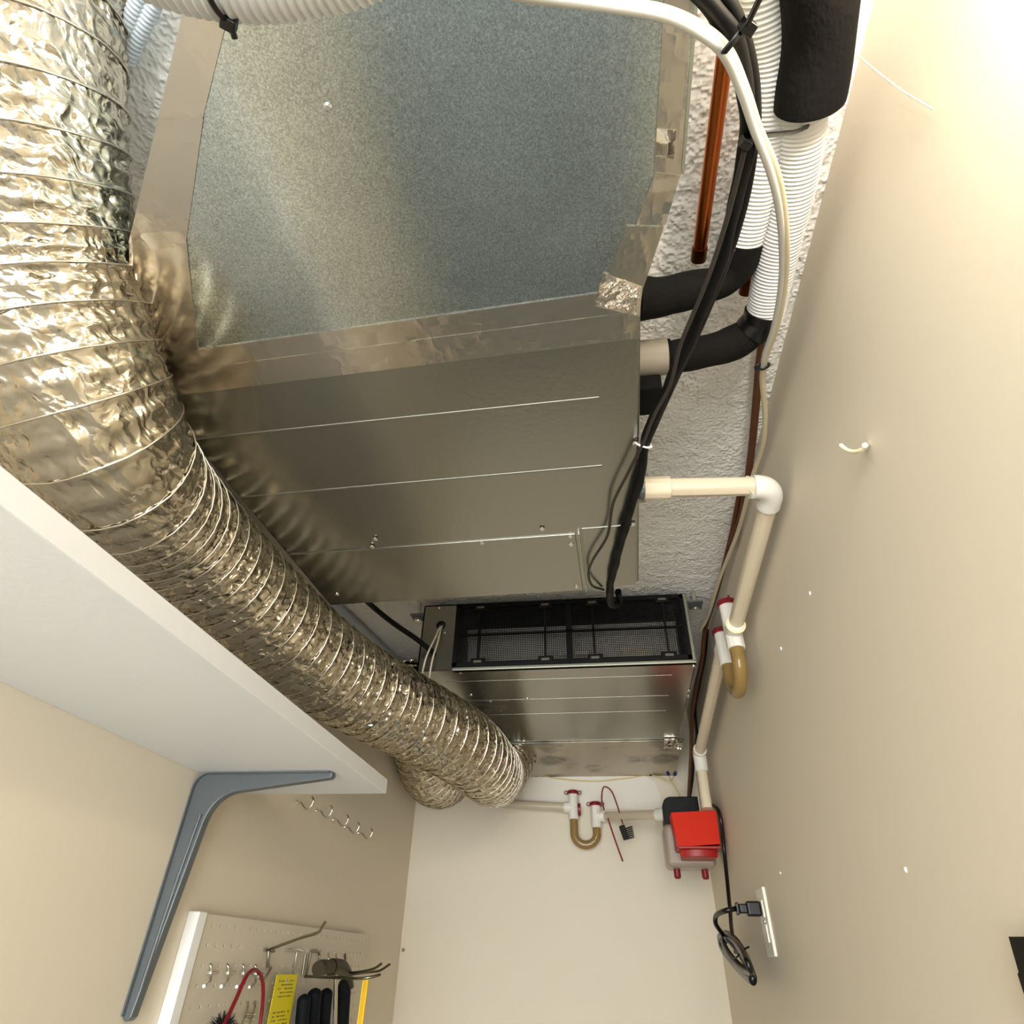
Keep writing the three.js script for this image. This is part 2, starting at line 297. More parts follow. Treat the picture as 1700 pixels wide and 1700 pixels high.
{ // plenum ahead of the first unit
  const poly = [[0.0636, 0.383], [0.066, 0.36], [0.0933, 0.2587], [0.0935, 0.158], [0.0935, -0.12], [-0.02, -0.14], [-0.264, 0.108], [-0.404, 0.254], [-0.462, 0.33], [-0.475, 0.398]];
  const t = thing('supply_plenum', 'galvanized sheet metal plenum with foil taped edges and speckled underside', 'duct plenum', W(-0.2, YU, 0.2));
  const yb = YU + 0.001;
  part('sheet_metal_box', slab(poly.map(([x, z]) => W(x, yb, z)), 0.14, V(0, 1, 0)), M.galv, t);
  const cr = (amp, f, s) => (u, v, p) => amp * (Math.pow(ridge((p.x * 0.8 + p.z * 0.6) * f + 90, (p.z * 0.8 - p.x * 0.6) * f + 90, 4096, s, 3), 4) - 0.1);
  const yq = YU + 0.0008, R4 = (a, b, c, d) => [a, b, c, d].map(([x, y]) => PY(x, y, yq));
  const strip = (pts, nu, nv, bump, th) => { const [a, b, c, d] = R4(...pts); return ribbon(a, b, c, d, nu, nv, th || 0.0011, bump); };
  // joint with the unit (two overlapping lengths)
  part('foil_tape', strip([[270, 588], [1062, 476], [1062, 520], [270, 622]], 220, 14, cr(0.0008, 60, 3), 0.0011), M.tape, t);
  part('foil_tape', strip([[270, 618], [1062, 515], [1062, 560], [270, 658]], 220, 14, cr(0.0006, 55, 5), 0.0016), M.tape, t);
  // left edge
  part('foil_tape', strip([[318, -40], [395, -40], [336, 200], [262, 200]], 20, 60, cr(0.0004, 40, 7)), M.tape, t);
  part('foil_tape', strip([[263, 196], [338, 196], [309, 402], [214, 402]], 20, 60, cr(0.0007, 50, 8)), M.tape, t);
  part('foil_tape', strip([[215, 398], [310, 398], [330, 590], [218, 590]], 20, 60, cr(0.0007, 50, 18)), M.tape, t);
  // right edge
  part('foil_tape', strip([[1104, -30], [1150, -30], [1130, 290], [1085, 290]], 16, 70, cr(0.0005, 75, 9)), M.tape, t);
  part('foil_tape', strip([[1088, 284], [1129, 290], [1104, 372], [1056, 372]], 16, 24, cr(0.0014, 70, 10), 0.0014), M.tape, t);
  part('foil_tape', strip([[1040, 374], [1102, 376], [1068, 476], [1008, 466]], 16, 24, null, 0.0013), M.tape, t, 'plain smooth foil patch');
  // crumpled corner
  part('crumpled_foil', strip([[1002, 452], [1066, 474], [1062, 524], [986, 506]], 90, 70, (u, v, p) => 0.0052 * Math.min(1, 3 * Math.sin(Math.PI * u)) * Math.min(1, 3 * Math.sin(Math.PI * v)) * Math.pow(ridge((p.x * 0.8 + p.z * 0.6) * 130 + 90, (p.z * 0.8 - p.x * 0.6) * 240 + 90, 4096, 4, 3), 3.4), 0.0017), M.tape, t, 'crumpled shiny foil at the corner');
  part('foil_bump', strip([[1090, 212], [1122, 215], [1118, 262], [1088, 258]], 20, 24, (u, v, p) => 0.006 * Math.sin(Math.PI * u) * Math.sin(Math.PI * v) + 0.002 * ridge(p.x * 160, p.z * 160, 512, 6, 2), 0.0006), M.tape, t);
  part('screw', screwHead(PY(545, 177, yb), DOWN, 0.0035), M.galv, t);
  part('drive_cleat', slab([[0.0935, 0.258], [0.0960, 0.259], [0.0960, -0.12], [0.0935, -0.12]].map(([x, z]) => W(x, yb - 0.001, z)), 0.12, V(0, 1, 0)), M.casingEdge, t);
}
{ // second unit with the filter grille
  const x0 = -0.412, x1 = 0.208, y0 = YU, y1 = 0.698, z0 = 1.293, z1 = 1.862;
  const t = thing('air_handler', 'grey metal ceiling unit with a black mesh filter on its front', 'air handler', W((x0 + x1) / 2, y0, (z0 + z1) / 2));
  const gx0 = -0.331, gx1 = 0.199, gy0 = 0.538, gy1 = 0.694;
  part('bottom_panel', box(x0, x1, y0, y0 + 0.004, z0, z1, 0.0015), M.casing, t);
  part('top_panel', box(x0, x1, y1 - 0.003, y1, z0, z1), M.casing, t);
  part('side_panel', box(x0, x0 + 0.003, y0, y1, z0, z1), M.casing, t);
  part('side_panel', box(x1 - 0.003, x1, y0, y1, z0, z1), M.casing, t);
  part('rear_panel', box(x0, x1, y0, y1, z1 - 0.003, z1), M.casing, t);
  part('front_lip', merge([box(gx0, x1, y0, gy0, z0 - 0.001, z0 + 0.012, 0.002), box(gx1, x1, y0, y1, z0 - 0.001, z0 + 0.012, 0.003), box(gx0, x1, gy1, y1, z0, z0 + 0.012)]), M.casingEdge, t, 'bright folded rim round the filter');
  { // front panel with a wire hole
    const sh = new THREE.Shape([[x0, y0], [gx0, y0], [gx0, y1], [x0 + 0.004, y1], [x0, y1 - 0.004]].map((p) => new THREE.Vector2(...p)));
    const h = PZ(732, 1038, z0), hp = new THREE.Path(); hp.absarc(h.x, h.y - CY, 0.0095, 0, Math.PI * 2, true); sh.holes.push(hp);
    const g = new THREE.ExtrudeGeometry(sh, { depth: 0.003, bevelEnabled: false, curveSegments: 24 }); g.translate(0, CY, -z0 - 0.003);
    part('front_panel', metreUV(g), M.casing, t);
    part('grommet', new THREE.TorusGeometry(0.0095, 0.002, 8, 24).translate(h.x, h.y, -z0), M.black, t);
    for (const [u, v] of [[729, 1009], [727, 1057], [738, 1050], [813, 1113].slice(0, 2)].slice(0, 3)) part('screw', screwHead(PZ(u, v, z0), V(0, 0, 1), 0.003), M.screw, t);
    part('control_compartment', box(x0 + 0.003, gx0, y0 + 0.004, y1 - 0.003, z0 + 0.05, z0 + 0.055), M.inner, t);
  }
  // filter
  const f = part('filter_frame', merge([
    box(gx0, gx1, gy0, gy0 + 0.009, z0 - 0.004, z0 + 0.006), box(gx0, gx1, gy1 - 0.009, gy1, z0 - 0.004, z0 + 0.006),
    box(gx0, gx0 + 0.01, gy0, gy1, z0 - 0.004, z0 + 0.006), box(gx1 - 0.008, gx1, gy0, gy1, z0 - 0.004, z0 + 0.006)]), M.grille, t, 'black plastic filter frame');
  for (const [x, w] of [[-0.272, 0.005], [-0.118, 0.005], [-0.063, 0.013], [-0.008, 0.005], [0.152, 0.004]]) part('filter_bar', box(x - w / 2, x + w / 2, gy0, gy1, z0 - 0.003, z0 + 0.004), M.grille, f);
  part('filter_bar', box(gx0, gx1, 0.6135, 0.6175, z0 - 0.003, z0 + 0.004), M.grille, f);
  const wires = [];
  for (let x = gx0 + 0.012; x < gx1 - 0.008; x += 0.0042) wires.push(box(x, x + 0.0013, gy0 + 0.006, gy1 - 0.006, z0 + 0.002, z0 + 0.003));
  for (let y = gy0 + 0.012; y < gy1 - 0.008; y += 0.0042) wires.push(box(gx0 + 0.008, gx1 - 0.006, y, y + 0.0013, z0 + 0.0022, z0 + 0.0032));
  const mesh = part('filter_mesh', merge(wires), M.grille, f); mesh.userData.kind = 'stuff'; mesh.userData.label = 'fine black filter mesh';
  for (const x of [-0.272, -0.118, -0.008, 0.152]) {
    for (const y of [gy0 + 0.010, gy1 - 0.010]) { const k = part('clip', box(x - 0.017, x + 0.017, y - 0.008, y + 0.008, z0 - 0.005, z0 + 0.004, 0.002), M.grille, f); part('clip_tab', box(x - 0.009, x + 0.009, y - 0.0028, y + 0.0028, z0 - 0.0065, z0 - 0.0045, 0.0008), M.fin, f, 'pale clip tab'); }
  }
  // coil behind the mesh
  part('coil_block', merge([cbox(W(-0.066, 0.60, z0 + 0.10), 0.5, 0.14, 0.02, 0, new THREE.Quaternion().setFromAxisAngle(V(1, 0, 0), 0.35)), box(x0 + 0.01, x1 - 0.01, y0 + 0.006, y1 - 0.006, z0 + 0.16, z0 + 0.165)]), M.inner, t);
  part('pale_plate', cbox(PZ(1058, 1083, z0 + 0.012), 0.068, 0.028, 0.002), M.finBright, t, 'pale rectangular plate behind the mesh');  // pale plate for the bright patch of coil fins
  part('pale_plate', cbox(PZ(934, 1085, z0 + 0.012), 0.018, 0.010, 0.002), M.finBright, t);
  part('pale_plate', cbox(PZ(966, 1084, z0 + 0.012), 0.030, 0.010, 0.002), M.finBright, t);
  // pressed ribs and screws of the underside
  for (const z of [1.36, 1.49, 1.60]) part('rib', box(-0.36, 0.16, y0 - 0.0005, y0 + 0.001, z - 0.0014, z + 0.0014, 0.0004), M.casing, t);
  for (const [u, v] of [[764, 1117], [782, 1154], [814, 1164], [875, 1160], [1152, 1106], [1144, 1146], [1143, 1155], [1140, 1199]]) part('screw', screwHead(PY(u, v, y0), DOWN, 0.0038), M.screw, t);
  // hanging lugs with rods
  for (const [s, x] of [[1, x1], [-1, x0]]) {
    part('hanging_lug', merge([box(Math.min(x, x + s * 0.038), Math.max(x, x + s * 0.038), 0.682, 0.685, z0 + 0.012, z0 + 0.05), box(Math.min(x, x + s * 0.003), Math.max(x, x + s * 0.003), 0.64, 0.685, z0 + 0.012, z0 + 0.05)]), M.bracket, t);
    part('threaded_rod', rod(W(x + s * 0.022, 0.672, z0 + 0.03), W(x + s * 0.022, YC, z0 + 0.03), 0.0045, 10), M.screw, t);
    part('nut', spin(W(x + s * 0.022, 0.673, z0 + 0.03), W(x + s * 0.022, 0.7, z0 + 0.03), [[0, 0], [0, 0.009], [0.008, 0.009], [0.008, 0]], 6), M.screw, t);
  }
}
{ // foil-wrapped duct between the second unit and the end wall
  const t = thing('foil_wrapped_duct', 'smudged foil taped duct joining the filter unit to the end wall', 'duct', W(-0.05, 0.51, 2.03));
  const x0 = -0.30, x1 = 0.222, a = 1.863, b = ZB;
  const side = [W(x0, YU - 0.001, a), W(x0, 0.512, b), W(x0, 0.68, b), W(x0, 0.68, a)];
  part('foil_wrap', slab(side, x1 - x0, V(1, 0, 0)), M.tapeDirty, t);
  const yA = (z) => YU - 0.001 + (0.512 - YU + 0.001) * (z - a) / (b - a);
  const rel = (u, v, p) => 0.0022 * Math.pow(ridge(p.x * 50, p.z * 50, 512, 14, 3), 3);
  part('foil_tape', ribbon(W(x0, yA(a) - 0.0005, a - 0.012), W(x1, yA(a) - 0.0005, a - 0.012), W(x1, yA(a + 0.07), a + 0.07), W(x0, yA(a + 0.07), a + 0.07), 160, 24, 0.0008, rel), M.tapeDirty, t);
  part('crumpled_foil', ribbon(W(0.17, yA(a) - 0.001, a - 0.03), W(0.225, yA(a) - 0.001, a - 0.03), W(0.225, yA(a + 0.05) - 0.001, a + 0.05), W(0.17, yA(a + 0.05) - 0.001, a + 0.05), 30, 30, 0.001, (u, v, p) => 0.007 * Math.pow(ridge(p.x * 110, p.z * 110, 512, 15, 2), 3)), M.tape, t);
  part('crumpled_foil', ribbon(W(-0.27, yA(a) - 0.001, a - 0.01), W(-0.235, yA(a) - 0.001, a - 0.01), W(-0.235, yA(a + 0.06) - 0.001, a + 0.06), W(-0.27, yA(a + 0.06) - 0.001, a + 0.06), 24, 24, 0.001, (u, v, p) => 0.008 * Math.pow(ridge(p.x * 120, p.z * 120, 512, 16, 2), 3)), M.tape, t);
}

// ---------------------------------------------------------------- flexible foil ducts
function flexDuct(name, label, pts, R, pitch, bandAt) {
  const t = thing(name, label, 'flexible duct', pts[Math.floor(pts.length / 2)].clone().setY(Math.min(...pts.map((p) => p.y)) - R), 'silver flexible ducts');
  const n3 = (s, a, f, k) => { const x = s * f, y = a * R * f; return ridge(x + y * 0.9 + 20, y - x * 0.55 + 20, 4096, k, 2); };
  const rf = (s, a) => {
    const ph = ((s / pitch - a / (2 * Math.PI)) % 1 + 1) % 1, d = Math.min(ph, 1 - ph);   // distance from the wire turn
    const sag = Math.sin(Math.PI * Math.min(1, d * 2)) ;
    const c = n3(s, a, 38, 7) - 0.5, c2 = n3(s, a, 110, 19) - 0.5;
    return R - 0.0052 * Math.pow(sag, 0.8) + sag * (0.0070 * c + 0.0042 * c2);
  };
  const sleeve = part('foil_sleeve', sweep(pts, rf, { rad: 150, step: 0.0032, uvr: R, open: true }), M.foil, t);
  // wire helix
  const cv = new THREE.CatmullRomCurve3(pts, false, 'centripetal'), len = cv.getLength(); cv.arcLengthDivisions = 800; cv.updateArcLengths();
  const turns = len / pitch, K = 30, N = Math.floor(turns * K), hp = [];
  const S = 1200, fr = []; let nn = null;
  for (let i = 0; i <= S; i++) { const T = cv.getTangentAt(i / S); if (!nn) { nn = Math.abs(T.y) < 0.9 ? V(0, 1, 0) : V(1, 0, 0); } nn = nn.clone().addScaledVector(T, -nn.dot(T)).normalize(); fr.push([cv.getPointAt(i / S), nn.clone(), T.clone().cross(nn)]); }
  for (let i = 0; i <= N; i++) {
    const s = i / K * pitch, k = Math.min(S, Math.round(s / len * S)), a = 2 * Math.PI * (i / K), [p, n, b] = fr[k];
    const t2 = cv.getTangentAt(k / S), ds = s - k / S * len;
    hp.push(p.clone().addScaledVector(t2, ds).addScaledVector(n, Math.cos(a) * (R + 0.0004)).addScaledVector(b, Math.sin(a) * (R + 0.0004)));
  }
  const geos = []; const CH = 300;
  for (let i = 0; i < hp.length - 1; i += CH) { const seg = hp.slice(i, i + CH + 1); if (seg.length > 2) geos.push(sweep(seg, 0.0011, { rad: 6, n: seg.length - 1, open: true })); }
  part('wire_coil', merge(geos), M.coil, sleeve, 'spiral wire ridge');
  if (bandAt) { const q = []; for (let i = 0; i <= 6; i++) q.push(cv.getPointAt((bandAt + (i - 3) * 0.004) / len)); part('tape_band', sweep(q, (s, a) => R + 0.0035 + 0.004 * (ridge(s * 120 + 5, a * 9, 1024, 51, 2) - 0.5), { rad: 90, n: 16, open: true, uvr: R }), M.tape, t); }
  return t;
}
const RD = 0.085;
flexDuct('flexible_duct', 'long silver flexible duct sweeping from the ceiling past the shelf to the end wall',
  [W(-0.474, 0.7212, 0.085), PF(30, 100, 0.55), PF(68, 430, 0.585), PF(170, 740, 0.64), PF(296, 886, 0.83), PF(540, 1106, 1.13), PF(762, 1234, 1.41), PF(808, 1274, 1.60), PF(824, 1284, 1.78), W(-0.295, 0.53, 1.975)], RD, 0.038, 0);
flexDuct('flexible_duct', 'short silver flexible duct bending into the end wall corner behind the long one',
  [W(-0.545, 0.640, 1.62), W(-0.556, 0.56, 1.80), W(-0.556, 0.485, 1.98), W(-0.55, 0.485, 2.11), W(-0.545, 0.51, ZB)], RD, 0.034, 0);

// ---------------------------------------------------------------- shelf, bracket, hooks
{
  const t = thing('wall_shelf', 'white painted board shelf along the left-hand wall above a grey bracket', 'shelf', W((XL - 0.385) / 2, 0.236, 0.45));
  part('board', box(XL, -0.385, 0.236, 0.2595, -0.3, 1.116, 0.0015), M.shelf, t);
}
{
  const zc = 0.966, t = thing('shelf_bracket', 'grey steel L bracket holding up the white shelf', 'bracket', W(XL, -0.08, zc));
  const x0 = XL + 0.0005, y1 = 0.2355, xt = -0.425, yb = -0.066;
  const sh = new THREE.Shape(); const R = 0.028;
  sh.moveTo(x0, yb); sh.lineTo(x0, y1 - R); sh.quadraticCurveTo(x0, y1, x0 + R, y1); sh.lineTo(xt, y1); sh.quadraticCurveTo(xt + 0.004, y1 - 0.004, xt, y1 - 0.008);
  sh.lineTo(x0 + 0.075, y1 - 0.026); sh.quadraticCurveTo(x0 + 0.038, y1 - 0.032, x0 + 0.032, y1 - 0.07); sh.lineTo(x0 + 0.010, yb); sh.quadraticCurveTo(x0 + 0.005, yb - 0.008, x0, yb);
  const g = new THREE.ExtrudeGeometry(sh, { depth: 0.012, bevelEnabled: true, bevelSize: 0.0015, bevelThickness: 0.0015, bevelSegments: 2, curveSegments: 16 });
  g.translate(0, CY, -zc - 0.006); part('web', metreUV(g), M.bracket, t);
  const fl = [[x0, yb], [x0, y1 - R]]; for (let i = 0; i <= 8; i++) { const a = i / 8, b = 1 - a; fl.push([b * b * x0 + 2 * a * b * x0 + a * a * (x0 + R), b * b * (y1 - R) + 2 * a * b * y1 + a * a * y1]); } fl.push([xt, y1]);
  const f2 = new THREE.Shape(); fl.forEach((p, i) => (i ? f2.lineTo(p[0] , p[1]) : f2.moveTo(p[0], p[1]))); fl.slice().reverse().forEach((p) => f2.lineTo(Math.min(p[0] + 0.0022, xt), Math.min(p[1], y1 - 0.0022)));
  const g2 = new THREE.ExtrudeGeometry(f2, { depth: 0.026, bevelEnabled: false }); g2.translate(0, CY, -zc - 0.013); g2.computeVertexNormals(); part('flange', metreUV(g2), M.bracket, t);
  part('stiffener', sweep([W(x0 + 0.014, yb + 0.03, zc - 0.0085), W(x0 + 0.019, 0.08, zc - 0.0085), W(x0 + 0.026, y1 - 0.06, zc - 0.0085)], 0.0024, { rad: 8 }), M.bracket, t);
  for (const [x, y, n] of [[x0 + 0.003, yb + 0.012, V(1, 0, 0)], [xt - 0.012, y1 - 0.003, DOWN]]) part('screw', screwHead(W(x, y, zc + 0.0095), n, 0.0035), M.steel, t);
}
// five cup hooks screwed into the wall under the shelf
[[500, 1329], [533, 1343], [561, 1358], [580, 1370], [603, 1380]].forEach(([u, v], i) => {
  const p = PX(u - 8, v + 3, XL), t = thing('cup_hook', ['first', 'second', 'third', 'fourth', 'last'][i] + ' metal cup hook of the row of five below the shelf, counted from the bracket', 'hook', p, 'cup hooks under the shelf');
  const pts = [[0, 0], [0.010, -0.001], [0.017, -0.008], [0.025, -0.013], [0.034, -0.008], [0.037, 0.003], [0.032, 0.011]].map(([x, y]) => p.clone().add(V(x, y, 0)));
  part('hook_wire', sweep(pts, 0.0019, { rad: 8, step: 0.002 }), M.chrome, t);
  part('collar', spin(p, p.clone().add(V(1, 0, 0)), [[0, 0], [0, 0.0045], [0.0025, 0.004], [0.003, 0]], 14), M.chrome, t);
});

// ---------------------------------------------------------------- refrigerant lines, cables, ties on the right
const ribbed = (r, pitch, amp) => (s, a) => r + amp * Math.cos(2 * Math.PI * s / pitch) - amp * 0.35 * Math.cos(3 * a + s * 40);
const foamy = (r, k) => (s, a) => r * (1 + 0.07 * Math.sin(s * 37 + k) + 0.05 * Math.sin(s * 90 + 2 * k)) + 0.0012 * (vnoise(s * 60 + 7, a * 4, 64, k) - 0.5);
{
  const t = thing('insulated_pipe', 'white ribbed refrigerant pipe turning dark where it enters the plenum side of the unit', 'pipe', W(0.18, 0.6, 0.3), 'insulated refrigerant pipes');
  part('ribbed_wrap', sweep([PY(1262, -120, 0.630), PY(1272, 0, 0.632), PY(1284, 100, 0.635), PY(1276, 220, 0.638), PY(1256, 320, 0.638), PY(1232, 415, 0.638)], ribbed(0.0195, 0.0042, 0.0009), { rad: 36, step: 0.0008 }), M.hose, t);
  part('foam_sleeve', sweep([PY(1236, 400, 0.638), PY(1224, 440, 0.636), PY(1200, 466, 0.632), PY(1160, 478, 0.626), PY(1112, 490, 0.618), PY(1056, 494, 0.612)], foamy(0.0205, 3), { rad: 28, step: 0.003 }), M.foam, t, 'dark foam sleeve');
  part('foam_end', sweep([PY(1120, 488, 0.617), PY(1094, 494, 0.613), PY(1057, 496, 0.610)], foamy(0.0235, 5), { rad: 28, step: 0.003 }), M.foam, t);
}
{
  const t = thing('insulated_pipe', 'white ribbed refrigerant pipe beside the beige wall, with a worn black foam collar', 'pipe', W(0.22, 0.6, 0.35), 'insulated refrigerant pipes');
  part('ribbed_wrap', sweep([PY(1330, 120, 0.622), PY(1331, 200, 0.628), PY(1318, 300, 0.632), PY(1296, 400, 0.634), PY(1278, 480, 0.634), PY(1269, 524, 0.634)], ribbed(0.0215, 0.0042, 0.0009), { rad: 36, step: 0.0008 }), M.hose, t);
  part('foam_collar', sweep([PY(1358, -130, 0.60), PY(1362, -20, 0.605), PY(1358, 70, 0.61), PY(1344, 170, 0.615)], (s, a, q) => 0.0285 * (1 + 0.05 * Math.sin(s * 60) + 0.03 * Math.sin(a * 2 + s * 45)) - 0.002 * Math.max(0, q - 0.8), { rad: 40, step: 0.003 }), M.foam, t, 'black foam collar');
  part('end_tape', sweep([PY(1268, 515, 0.633), PY(1262, 535, 0.632), PY(1246, 552, 0.63)], foamy(0.0222, 9), { rad: 26, step: 0.002 }), M.blackGloss, t, 'glossy black tape');
  part('foam_sleeve', sweep([PY(1256, 540, 0.631), PY(1235, 560, 0.628), PY(1205, 574, 0.622), PY(1160, 585, 0.612), PY(1112, 592, 0.604), PY(1086, 594, 0.602)], foamy(0.0195, 12), { rad: 28, step: 0.003 }), M.foam, t, 'dark foam sleeve');
}
{
  const t = thing('copper_pipe', 'bare copper pipe with a capped end, hanging nearest the plenum edge', 'copper pipe', W(0.15, 0.67, 0.3), 'copper pipes by the ceiling');
  part('tube', sweep([PY(1224, -110, 0.665), PY(1213, 10, 0.668), PY(1161, 418, 0.672)], 0.0078, { rad: 20, n: 24 }), M.copper, t);
  part('cap', sweep([PY(1162, 410, 0.672), PY(1159, 432, 0.672)], 0.0088, { rad: 20 }), M.copperDark, t);
}
{
  const t = thing('copper_pipe', 'bare copper pipe with a capped end between the two white ribbed pipes', 'copper pipe', W(0.21, 0.67, 0.4), 'copper pipes by the ceiling');
  part('tube', sweep([PY(1310, 120, 0.69), PY(1282, 290, 0.69), PY(1241, 470, 0.69)], 0.0075, { rad: 20, n: 24 }), M.copper, t);
  part('cap', sweep([PY(1243, 460, 0.69), PY(1238, 486, 0.69)], 0.0088, { rad: 20 }), M.copperDark, t);
}
solo('brown_cable', sweep([PY(1270, 540, 0.706), PY(1262, 596, 0.705), PY(1256, 660, 0.703), PY(1246, 760, 0.70), PY(1232, 850, 0.698), PY(1214, 905, 0.69)], 0.0062, { rad: 12 }), M.brown, 'brown cable running along the ceiling corner beside the cream cables', 'cable');
// black cable loom and its thin companion
{
  const t = thing('cable_loom', 'thick black cable loom hanging across the unit side to a looped end', 'cable', W(0.12, 0.5, 0.5));
  part('sheath', sweep([PY(1120, -60, 0.455), PY(1180, 10, 0.46), PY(1222, 80, 0.475), PY(1238, 160, 0.49), PY(1240, 240, 0.50), PY(1222, 330, 0.51), PY(1200, 420, 0.515), PY(1160, 530, 0.52), PY(1110, 640, 0.522), PY(1074, 725, 0.521), PY(1063, 790, 0.520), PY(1042, 860, 0.519), PY(1023, 930, 0.519), PY(1013, 975, 0.523), PY(1016, 1004, 0.535), PY(1028, 1000, 0.55), PY(1026, 982, 0.556)], (s, a) => 0.0062 + 0.0006 * Math.sin(a * 2 + s * 60) + 0.0004 * Math.sin(s * 130), { rad: 16, step: 0.003 }), M.loom, t);
  part('second_sheath', sweep([PY(1140, -60, 0.47), PY(1205, 0, 0.475), PY(1232, 60, 0.483), PY(1248, 130, 0.495), PY(1252, 200, 0.502), PY(1248, 245, 0.507), PY(1234, 330, 0.517), PY(1208, 420, 0.520), PY(1165, 530, 0.523), PY(1114, 640, 0.523), PY(1078, 722, 0.522)], 0.0052, { rad: 14, step: 0.004 }), M.loom, t);
}
solo('thin_wire', sweep([PY(1236, 250, 0.493), PY(1205, 370, 0.50), PY(1172, 470, 0.504), PY(1130, 572, 0.508), PY(1112, 640, 0.51), PY(1086, 690, 0.512), PY(1068, 735, 0.512), PY(1040, 790, 0.514), PY(1018, 835, 0.515), PY(1008, 890, 0.516), PY(984, 930, 0.516), PY(977, 950, 0.516), PY(983, 972, 0.518), PY(1002, 979, 0.527)], 0.0022, { rad: 8, step: 0.004 }), M.darkWire, 'thin dark wire beside the black loom ending in a small loop at the cover', 'wire');
{ // white cables crossing under the plenum
  const t = thing('white_cable', 'pair of cream white cables curving under the plenum and down the ceiling corner', 'cable', W(0.15, 0.45, 0.25));
  part('sheath', sweep([PY(760, -40, 0.43), PY(860, -12, 0.43), PY(1000, 6, 0.435), PY(1100, 20, 0.445), PY(1165, 48, 0.455), PY(1205, 82, 0.465), PY(1236, 150, 0.478), PY(1258, 215, 0.49), PY(1282, 270, 0.502), PY(1296, 320, 0.515), PY(1304, 400, 0.535), PY(1302, 470, 0.56), PY(1288, 545, 0.59), PY(1272, 590, 0.612), PY(1266, 625, 0.625), PY(1270, 690, 0.64), PY(1266, 740, 0.65), PY(1250, 790, 0.66), PY(1226, 880, 0.668), PY(1195, 960, 0.672), PY(1174, 1026, 0.668), PY(1162, 1048, 0.662)], 0.0038, { rad: 14, step: 0.004 }), M.cable, t);
  part('second_sheath', sweep([PY(740, -36, 0.425), PY(880, -8, 0.425), PY(1010, 10, 0.43), PY(1104, 27, 0.44), PY(1162, 56, 0.45), PY(1200, 88, 0.46), PY(1230, 150, 0.473), PY(1252, 215, 0.485), PY(1277, 280, 0.498), PY(1291, 335, 0.512), PY(1298, 400, 0.533), PY(1297, 470, 0.558), PY(1284, 545, 0.588), PY(1269, 590, 0.610), PY(1266, 620, 0.624)], 0.0031, { rad: 14, step: 0.004 }), M.cableWhite, t);
}
function zipTie(name, label, loop, tailFrom, tailTo, headAt, head = 0.0045) {
  const t = thing(name, label, 'cable tie', headAt, 'black cable ties');
  part('strap', sweep(loop, 0.0021, { rad: 8, step: 0.002, flat: 0.6 }), M.blackGloss, t);
  part('head', cbox(headAt, head * 2, head * 2, head * 1.6, 0.001, new THREE.Quaternion().setFromAxisAngle(V(0, 1, 0), 0.6)), M.blackGloss, t);
  if (tailFrom) part('tail', sweep([tailFrom, tailFrom.clone().lerp(tailTo, 0.5), tailTo], 0.0019, { rad: 8, n: 10 }), M.blackGloss, t);
}
zipTie('cable_tie', 'black cable tie strapping cream cables and loom together, long tail up', [PY(1203, 86, 0.452), PY(1216, 70, 0.451), PY(1232, 52, 0.455), PY(1241, 45, 0.462), PY(1248, 50, 0.48), PY(1236, 66, 0.49), PY(1214, 82, 0.48), PY(1200, 88, 0.465), PY(1203, 86, 0.452)], PY(1240, 42, 0.452), PY(1266, -12, 0.44), PY(1241, 44, 0.455));
zipTie('cable_tie', 'black cable tie linking the loom to the white ribbed pipe', [PY(1234, 238, 0.488), PY(1256, 229, 0.49), PY(1300, 222, 0.555), PY(1326, 217, 0.596), PY(1348, 206, 0.612), PY(1356, 196, 0.632)], null, null, PY(1237, 237, 0.489), 0.0042);
zipTie('cable_tie', 'small black cable tie round the cream cable near the beige wall', [PY(1256, 611, 0.612), PY(1266, 613, 0.608), PY(1276, 608, 0.612), PY(1274, 604, 0.632), PY(1262, 605, 0.635), PY(1256, 611, 0.612)], null, null, PY(1257, 611, 0.612), 0.003);
{
  const p = PY(1062, 738, 0.5275), t = thing('cable_clip', 'white plastic clip screwed to the unit edge, holding the black loom', 'cable clip', p);
  part('loop', sweep([PY(1056, 736, 0.527), PY(1064, 740, 0.513), PY(1074, 743, 0.512), PY(1080, 741, 0.52), PY(1076, 735, 0.53)], 0.0026, { rad: 8, step: 0.002, flat: 0.5 }), M.trimWhite, t);
  part('screw', screwHead(PY(1055, 736, 0.527), DOWN, 0.004), M.screw, t);
}
{
  const t = thing('drop_cable', 'dark brown and black cables dropping past the filter unit to the red pump', 'cable', W(0.23, 0.34, 1.6));
  part('sheath', sweep([PX(1232, 800, 0.281), PX(1214, 890, 0.278), PX(1192, 975, 0.276), PX(1170, 1050, 0.262), PX(1166, 1090, 0.255), PX(1156, 1140, 0.252), PX(1149, 1190, 0.25), PX(1147, 1250, 0.25), PX(1143, 1326, 0.25)], 0.0052, { rad: 12, step: 0.006 }), M.brown, t);
  part('second_sheath', sweep([PX(1174, 1045, 0.27), PX(1170, 1090, 0.265), PX(1160, 1140, 0.262), PX(1154, 1180, 0.26), PX(1157, 1220, 0.262), PX(1152, 1250, 0.26), PX(1150, 1290, 0.26), PX(1145, 1324, 0.256)], 0.004, { rad: 10, step: 0.006 }), M.loom, t);
}
solo('black_cable', sweep([PY(596, 985, 0.60), PY(620, 1008, 0.61), PY(655, 1036, 0.605), PY(690, 1060, 0.592), PZ(718, 1082, 1.286)], 0.0058, { rad: 12 }), M.loom, 'black cable running from behind the ribbed unit to the filter unit corner', 'cable');
